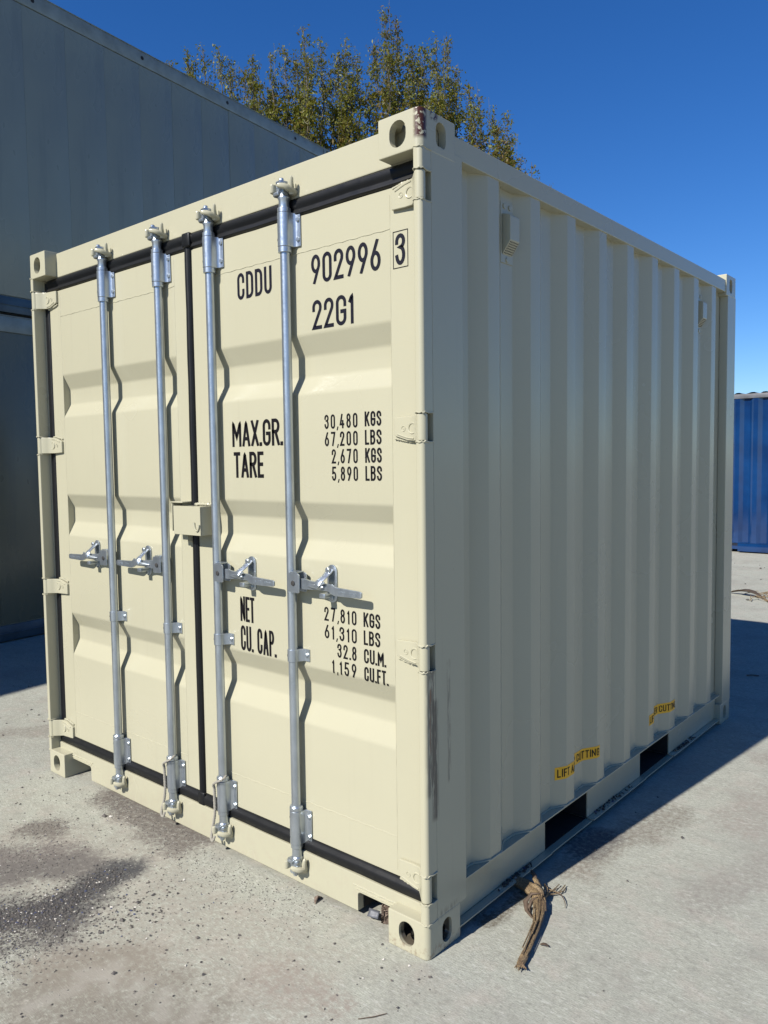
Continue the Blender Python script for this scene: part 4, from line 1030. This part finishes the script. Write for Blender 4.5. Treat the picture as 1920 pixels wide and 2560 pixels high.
TE = [(-14.24, 16.32, 13.9), (-13.96, 16.56, 14.80), (-13.71, 16.76, 14.5), (-13.36, 17.05, 13.8), (-13.08, 17.26, 13.8), (-12.79, 17.48, 13.95), (-12.53, 17.66, 13.85), (-12.33, 17.8, 13.1)]
TF = [(-11.99, 18.04, 12.6, 0.5), (-11.75, 18.2, 12.15, 0.5), (-11.40, 18.42, 11.75, 0.5), (-11.08, 18.62, 11.6, 0.4)]
TG = [(-11.34, 18.46, 10.7, 0.4), (-10.95, 18.7, 10.5, 0.35), (-10.74, 18.83, 10.44, 0.3), (-10.47, 18.98, 10.28, 0.28), (-10.02, 19.24, 9.61, 0.25)]
tree((-17.6, 12.9), TA + fill(TA, 6, 1, (0.5, 1.8)), 'leafy tree farthest left, low behind the roof line of the grey stack', 0.8, 11)
tree((-16.5, 14.1), TB + fill(TB, 9, 2, (0.5, 2.4)), 'yellowish green tree second from the left above the grey stack', 1.1, 12)
tree((-15.6, 15.1), TC + fill(TC, 8, 3, (0.8, 2.8)), 'tree with one slender pointed top, third from the left', 1.1, 13)
tree((-14.8, 15.9), TD + fill(TD, 8, 4, (0.6, 2.6)), 'olive tree just left of the tallest tree', 1.1, 14)
tree((-13.3, 17.0), TE + fill(TE, 13, 5, (0.6, 2.8)), 'tallest olive green tree right above the container corner', 1.15, 15)
tree((-11.7, 18.2), TF + fill(TF, 4, 6, (0.6, 1.6)), 'sparse tree sloping down right of the container corner', 0.85, 16)
tree((-10.8, 18.8), TG, 'thin twiggy tree peeping over the side roof rail, farthest right', 0.55, 17, 5.5)

# ------------------------------------------------------------------ loose things on the ground
# dry palm frond by the near corner
fr = tag(empty('palm_frond', (0.15, 0.4, 0)), 'dry brown palm frond stalk lying on the concrete by the near corner', 'frond')
O = Vector((0.15, 0.4, 0)); T = lambda pts: [Vector(p) - O for p in pts]
b = MB()
stem = T([(-0.030, 0.560, 0.020), (0.030, 0.545, 0.024), (0.085, 0.515, 0.026), (0.122, 0.478, 0.024), (0.150, 0.430, 0.020), (0.175, 0.372, 0.017), (0.197, 0.297, 0.014), (0.214, 0.236, 0.013), (0.226, 0.190, 0.013), (0.234, 0.160, 0.012)])
b.tube(stem, [0.024, 0.026, 0.025, 0.020, 0.0165, 0.0135, 0.0108, 0.011, 0.013, 0.012], 14, True, 0.6, (0, 0, 1))
v2 = []
for i, p in enumerate(b.v):
    v2.append((p[0] + random.uniform(-.0012, .0012), p[1] + random.uniform(-.0012, .0012), max(p[2] + random.uniform(-.0015, .0025), 0.001)))
b.v = v2; obj('stalk', b, M['frond'], fr)
for k in range(9):                                                # split fibres along the stalk and at both ends
    o_ = (k - 4) * 0.0042; i0 = random.randint(0, 4); i1 = random.randint(5, 9)
    b = MB(); pth = [stem[j] + Vector((o_ * (1 if j < 5 else 0.6), o_ * 0.7, 0.014 - abs(o_) * 0.5 + random.uniform(0, .004))) for j in range(i0, i1)]
    b.tube(pth, [0.0022 * random.uniform(0.6, 1.3) for _ in pth], 5); obj('fibre', b, M['frond'], fr)
for k in range(8):
    a = R(-100 + k * 13 + random.uniform(-5, 5)); p = stem[-1]
    b = MB(); b.tube([p + Vector((0, 0.008, 0.004)), p + Vector((math.cos(a) * 0.012, math.sin(a) * 0.012, 0.004)), p + Vector((math.cos(a) * random.uniform(.02, .035), math.sin(a) * random.uniform(.02, .035), random.uniform(-.005, .006)))], [0.005, 0.004, 0.001], 5); obj('fibre', b, M['frond'], fr)
def blade(pts, wd, mat='frond'):
    b = MB(); P = T(pts); n = len(P)
    for i, p in enumerate(P):
        t = (P[min(i + 1, n - 1)] - P[max(i - 1, 0)]); s = Vector((-t.y, t.x, 0)).normalized() * wd * math.sin(math.pi * (0.12 + 0.88 * i / (n - 1)) * 0.98 + 0.02)
        b.v += [tuple(p + s), tuple(p + Vector((0, 0, wd * 0.25))), tuple(p - s)]
    for i in range(n - 1):
        for k in (0, 1): b.f.append([3 * i + k, 3 * i + k + 1, 3 * i + 4 + k, 3 * i + 3 + k])
    o = obj('leaf_strip', b, M[mat], fr, smooth=60); m = o.modifiers.new('s', 'SOLIDIFY'); m.thickness = 0.0012
blade([(0.115, 0.500, 0.045), (0.085, 0.485, 0.040), (0.078, 0.458, 0.020), (0.100, 0.430, 0.010), (0.128, 0.412, 0.006), (0.150, 0.402, 0.004)], 0.009, 'leafdry')
blade([(0.112, 0.480, 0.040), (0.098, 0.462, 0.030), (0.100, 0.442, 0.012), (0.112, 0.432, 0.006)], 0.006, 'leafdry')
blade([(0.060, 0.520, 0.055), (0.085, 0.512, 0.060), (0.112, 0.506, 0.054), (0.128, 0.498, 0.040)], 0.014)
blade([(0.045, 0.570, 0.050), (0.070, 0.545, 0.060), (0.100, 0.518, 0.054), (0.125, 0.490, 0.040)], 0.012)
blade([(0.020, 0.600, 0.055), (0.045, 0.575, 0.058), (0.075, 0.545, 0.055)], 0.010, 'leafdry')
for pts, rd in (([(0.125, 0.470, 0.030), (0.105, 0.545, 0.035), (0.082, 0.585, 0.030), (0.100, 0.580, 0.020), (0.135, 0.595, 0.012), (0.126, 0.660, 0.010)], 0.0035),
                ([(0.130, 0.480, 0.020), (0.112, 0.560, 0.020), (0.110, 0.600, 0.012), (0.107, 0.650, 0.010)], 0.003),
                ([(0.128, 0.590, 0.012), (0.150, 0.585, 0.014), (0.170, 0.565, 0.013), (0.184, 0.548, 0.010), (0.190, 0.534, 0.006)], 0.0022),
                ([(0.108, 0.560, 0.010), (0.130, 0.590, 0.010), (0.140, 0.620, 0.010), (0.132, 0.650, 0.006)], 0.003),
                ([(0.134, 0.460, 0.024), (0.120, 0.530, 0.028), (0.098, 0.580, 0.024)], 0.004),
                ([(0.10, 0.555, 0.008), (0.118, 0.60, 0.016), (0.120, 0.64, 0.010)], 0.002)):
    b = MB(); P = T(pts); b.tube(P, [rd * (1 - 0.6 * i / len(P)) for i in range(len(P))], 6); obj('shred', b, M['leafdry'] if rd < 0.003 else M['frond'], fr)
# dry leaf flakes
def leaf_flake(c, ln, wd, ang, label, name='dry_leaf', group=None):
    b = MB(); n = 7
    for i in range(n):
        t = i / (n - 1); wv = wd * math.sin(math.pi * (0.08 + 0.88 * t)); z = 0.004 + 0.006 * math.sin(t * 3) * ln / 0.03 * 0.5
        for s in (-1, 0, 1): b.v.append((ln * (t - .5), s * wv * (1 + 0.15 * math.sin(i * 3 + s)), z + abs(s) * wv * 0.5))
    for i in range(n - 1):
        for k in (0, 1): b.f.append([3 * i + k, 3 * i + 3 + k, 3 * i + 4 + k, 3 * i + k + 1])
    o = obj(name, b, M['leafdry'], smooth=60); o.location = (c[0], c[1], 0.001); o.rotation_euler = (0, 0, ang); m = o.modifiers.new('s', 'SOLIDIFY'); m.thickness = 0.001
    tag(o, label, 'leaf', group)
leaf_flake((0.240, 0.300), 0.032, 0.006, 0.25, 'small brown leaf flake lying right of the palm frond stalk')
leaf_flake((-1.15, 7.42), 0.46, 0.05, -0.45, 'long dry palm leaf lying on sunlit concrete before the blue container')
b = MB(); b.tube([(-0.95, 7.35, 0.03), (-0.90, 7.22, 0.02), (-0.82, 7.08, 0.015)], [0.012, 0.010, 0.008], 6)
for k in range(14):
    a = random.uniform(0, 6.28); q = (-0.92 + random.uniform(-.1, .1), 7.40 + random.uniform(-.15, .25), 0.02)
    b.tube([q, (q[0] + .1 * math.cos(a), q[1] + .1 * math.sin(a), 0.05), (q[0] + .2 * math.cos(a + .6), q[1] + .2 * math.sin(a + .6), 0.01)], 0.004, 4)
tag(obj('palm_twigs', b, M['frond']), 'tangle of dry tan palm twigs on the ground beside the long dry leaf', 'twigs')
b = MB(); b.tube([(-0.187, 3.994, 0.006), (-0.15, 4.01, 0.010), (-0.114, 4.033, 0.006)], 0.004, 6); tag(obj('twig', b, M['leafdry']), 'short dark twig lying in the shadow behind the cream container', 'twig')
# weathered wood block and foil scrap under the near sill
b = MB(); b.box(-0.075, 0.075, -0.024, 0.024, 0.0, 0.062, 0.004); bm = bmesh.new(); vs = [bm.verts.new(p) for p in b.v]
for q in b.f: bm.faces.new([vs[i] for i in q])
bmesh.ops.subdivide_edges(bm, edges=bm.edges[:], cuts=3, use_grid_fill=True)
for v in bm.verts:
    if v.co.z > 0.004: v.co += Vector((random.uniform(-.008, .008), random.uniform(-.005, .005), random.uniform(-.006, .004) - 0.10 * max(0, v.co.x - 0.02)))
b = MB(); b.add(*new_faces_from_bm(bm)); wb = obj('timber_offcut', b, M['wood'], smooth=0); wb.location = (-0.262, 0.140, 0.0); wb.rotation_euler = (0, 0, R(-58))
tag(wb, 'splintered weathered timber offcut wedged beneath the door sill beside the corner casting', 'wood')
b = MB()
for i in range(5):
    for j in range(4): b.v.append((-0.021 + 0.0105 * i, -0.013 + 0.0087 * j, 0.030 + random.uniform(-.003, .003)))
for i in range(4):
    for j in range(3): b.f.append([4 * i + j, 4 * i + 4 + j, 4 * i + 5 + j, 4 * i + 1 + j])
fo = obj('foil_scrap', b, M['foil'], smooth=60); fo.location = (-0.285, 0.085, 0.004); fo.rotation_euler = (R(48), 0, R(12)); m = fo.modifiers.new('s', 'SOLIDIFY'); m.thickness = 0.0008
tag(fo, 'crumpled grey foil scrap resting against the timber offcut', 'scrap')
b = MB()
for k in range(5): b.tube([(-0.53 + 0.004 * k, 0.035 + .003 * k, 0.002), (-0.524 + 0.003 * k, 0.025, 0.010 + .002 * k), (-0.515 + .003 * k, 0.012 - .002 * k, 0.002)], [0.004, 0.0035, 0.001], 5)
tag(obj('bark_sliver', b, M['wood']), 'dark bark sliver poking out from under the door sill', 'bark')
b = MB(); b.tube([(0.000, -0.323, 0.003), (0.030, -0.288, 0.004), (0.048, -0.255, 0.003)], [0.0012, 0.0015, 0.0011], 5)
tag(obj('straw', b, M['leafdry']), 'thin brown straw lying on the concrete at the bottom edge of the picture', 'straw')
# scattered grit
def band(x0, y0, x1, y1, sd):
    def fn():
        t = random.random(); return (x0 + (x1 - x0) * t + random.gauss(0, sd), y0 + (y1 - y0) * t + random.gauss(0, sd))
    return fn
seqs = [(3600, band(-1.36, -0.88, -1.16, -0.60, 0.075), (0.002, 0.0026, 0.0034, 0.0045)), (1500, band(-1.21, -0.64, -1.25, -0.33, 0.05), (0.002, 0.0026, 0.0034, 0.005)), (1500, band(-1.12, -1.0, -1.05, -0.65, 0.08), (0.002, 0.0026, 0.0034)),
        (1100, band(-1.80, -0.65, -1.50, -0.40, 0.12), (0.0016, 0.002, 0.003)), (500, band(-1.87, -0.36, -1.8, -0.28, 0.07), (0.0018, 0.0025)),
        (1500, band(-1.95, 0.03, -1.2, -0.02, 0.09), (0.0016, 0.002, 0.003)), (420, band(-1.3, -0.75, -0.7, -0.25, 0.20), (0.002, 0.003, 0.0045)),
        (300, band(-1.12, -0.62, -0.90, -0.38, 0.10), (0.003, 0.004, 0.006)), (900, lambda: (random.uniform(-2.6, 0.2), random.uniform(-1.1, -0.02)), (0.0018, 0.0025, 0.004, 0.0055)),
        (900, band(-1.2, -0.1, -0.45, -0.04, 0.07), (0.0018, 0.0022, 0.003)),
        (110, lambda: (random.uniform(0.05, 1.6), random.uniform(-0.5, 6)), (0.002, 0.003, 0.005, 0.007)), (160, lambda: (random.uniform(-4.5, -2.5), random.uniform(-0.6, 2.5)), (0.003, 0.005, 0.008)),
        (120, lambda: (random.uniform(-3, 1), random.uniform(6, 11.5)), (0.006, 0.012, 0.02))]
b = MB()
for n, fn, sizes in seqs:
    for k in range(n):
        x, y = fn(); s = random.choice(sizes) * random.uniform(0.6, 1.2)
        if -W - 0.01 < x < 0.0 and -0.0 < y < L: 
            if y > 0.05: continue
        pebble(b, x, y, s * 0.35, s)
for x, y, s in ((-1.0, -0.391, 0.011), (-0.946, -0.487, 0.011), (-0.664, -0.379, 0.010), (-0.711, -0.654, 0.010), (-0.94, -0.568, 0.009), (-1.728, -0.1, 0.013), (-1.70, -0.085, 0.010), (0.32, 1.3, 0.010), (0.09, 0.98, 0.008), (-0.55, -0.45, 0.006)): pebble(b, x, y, s * 0.3, s)
tag(obj('loose_gravel', b, M['grit'], smooth=0), 'dark loose grit and gravel scattered over the concrete', 'gravel', None, 'stuff')
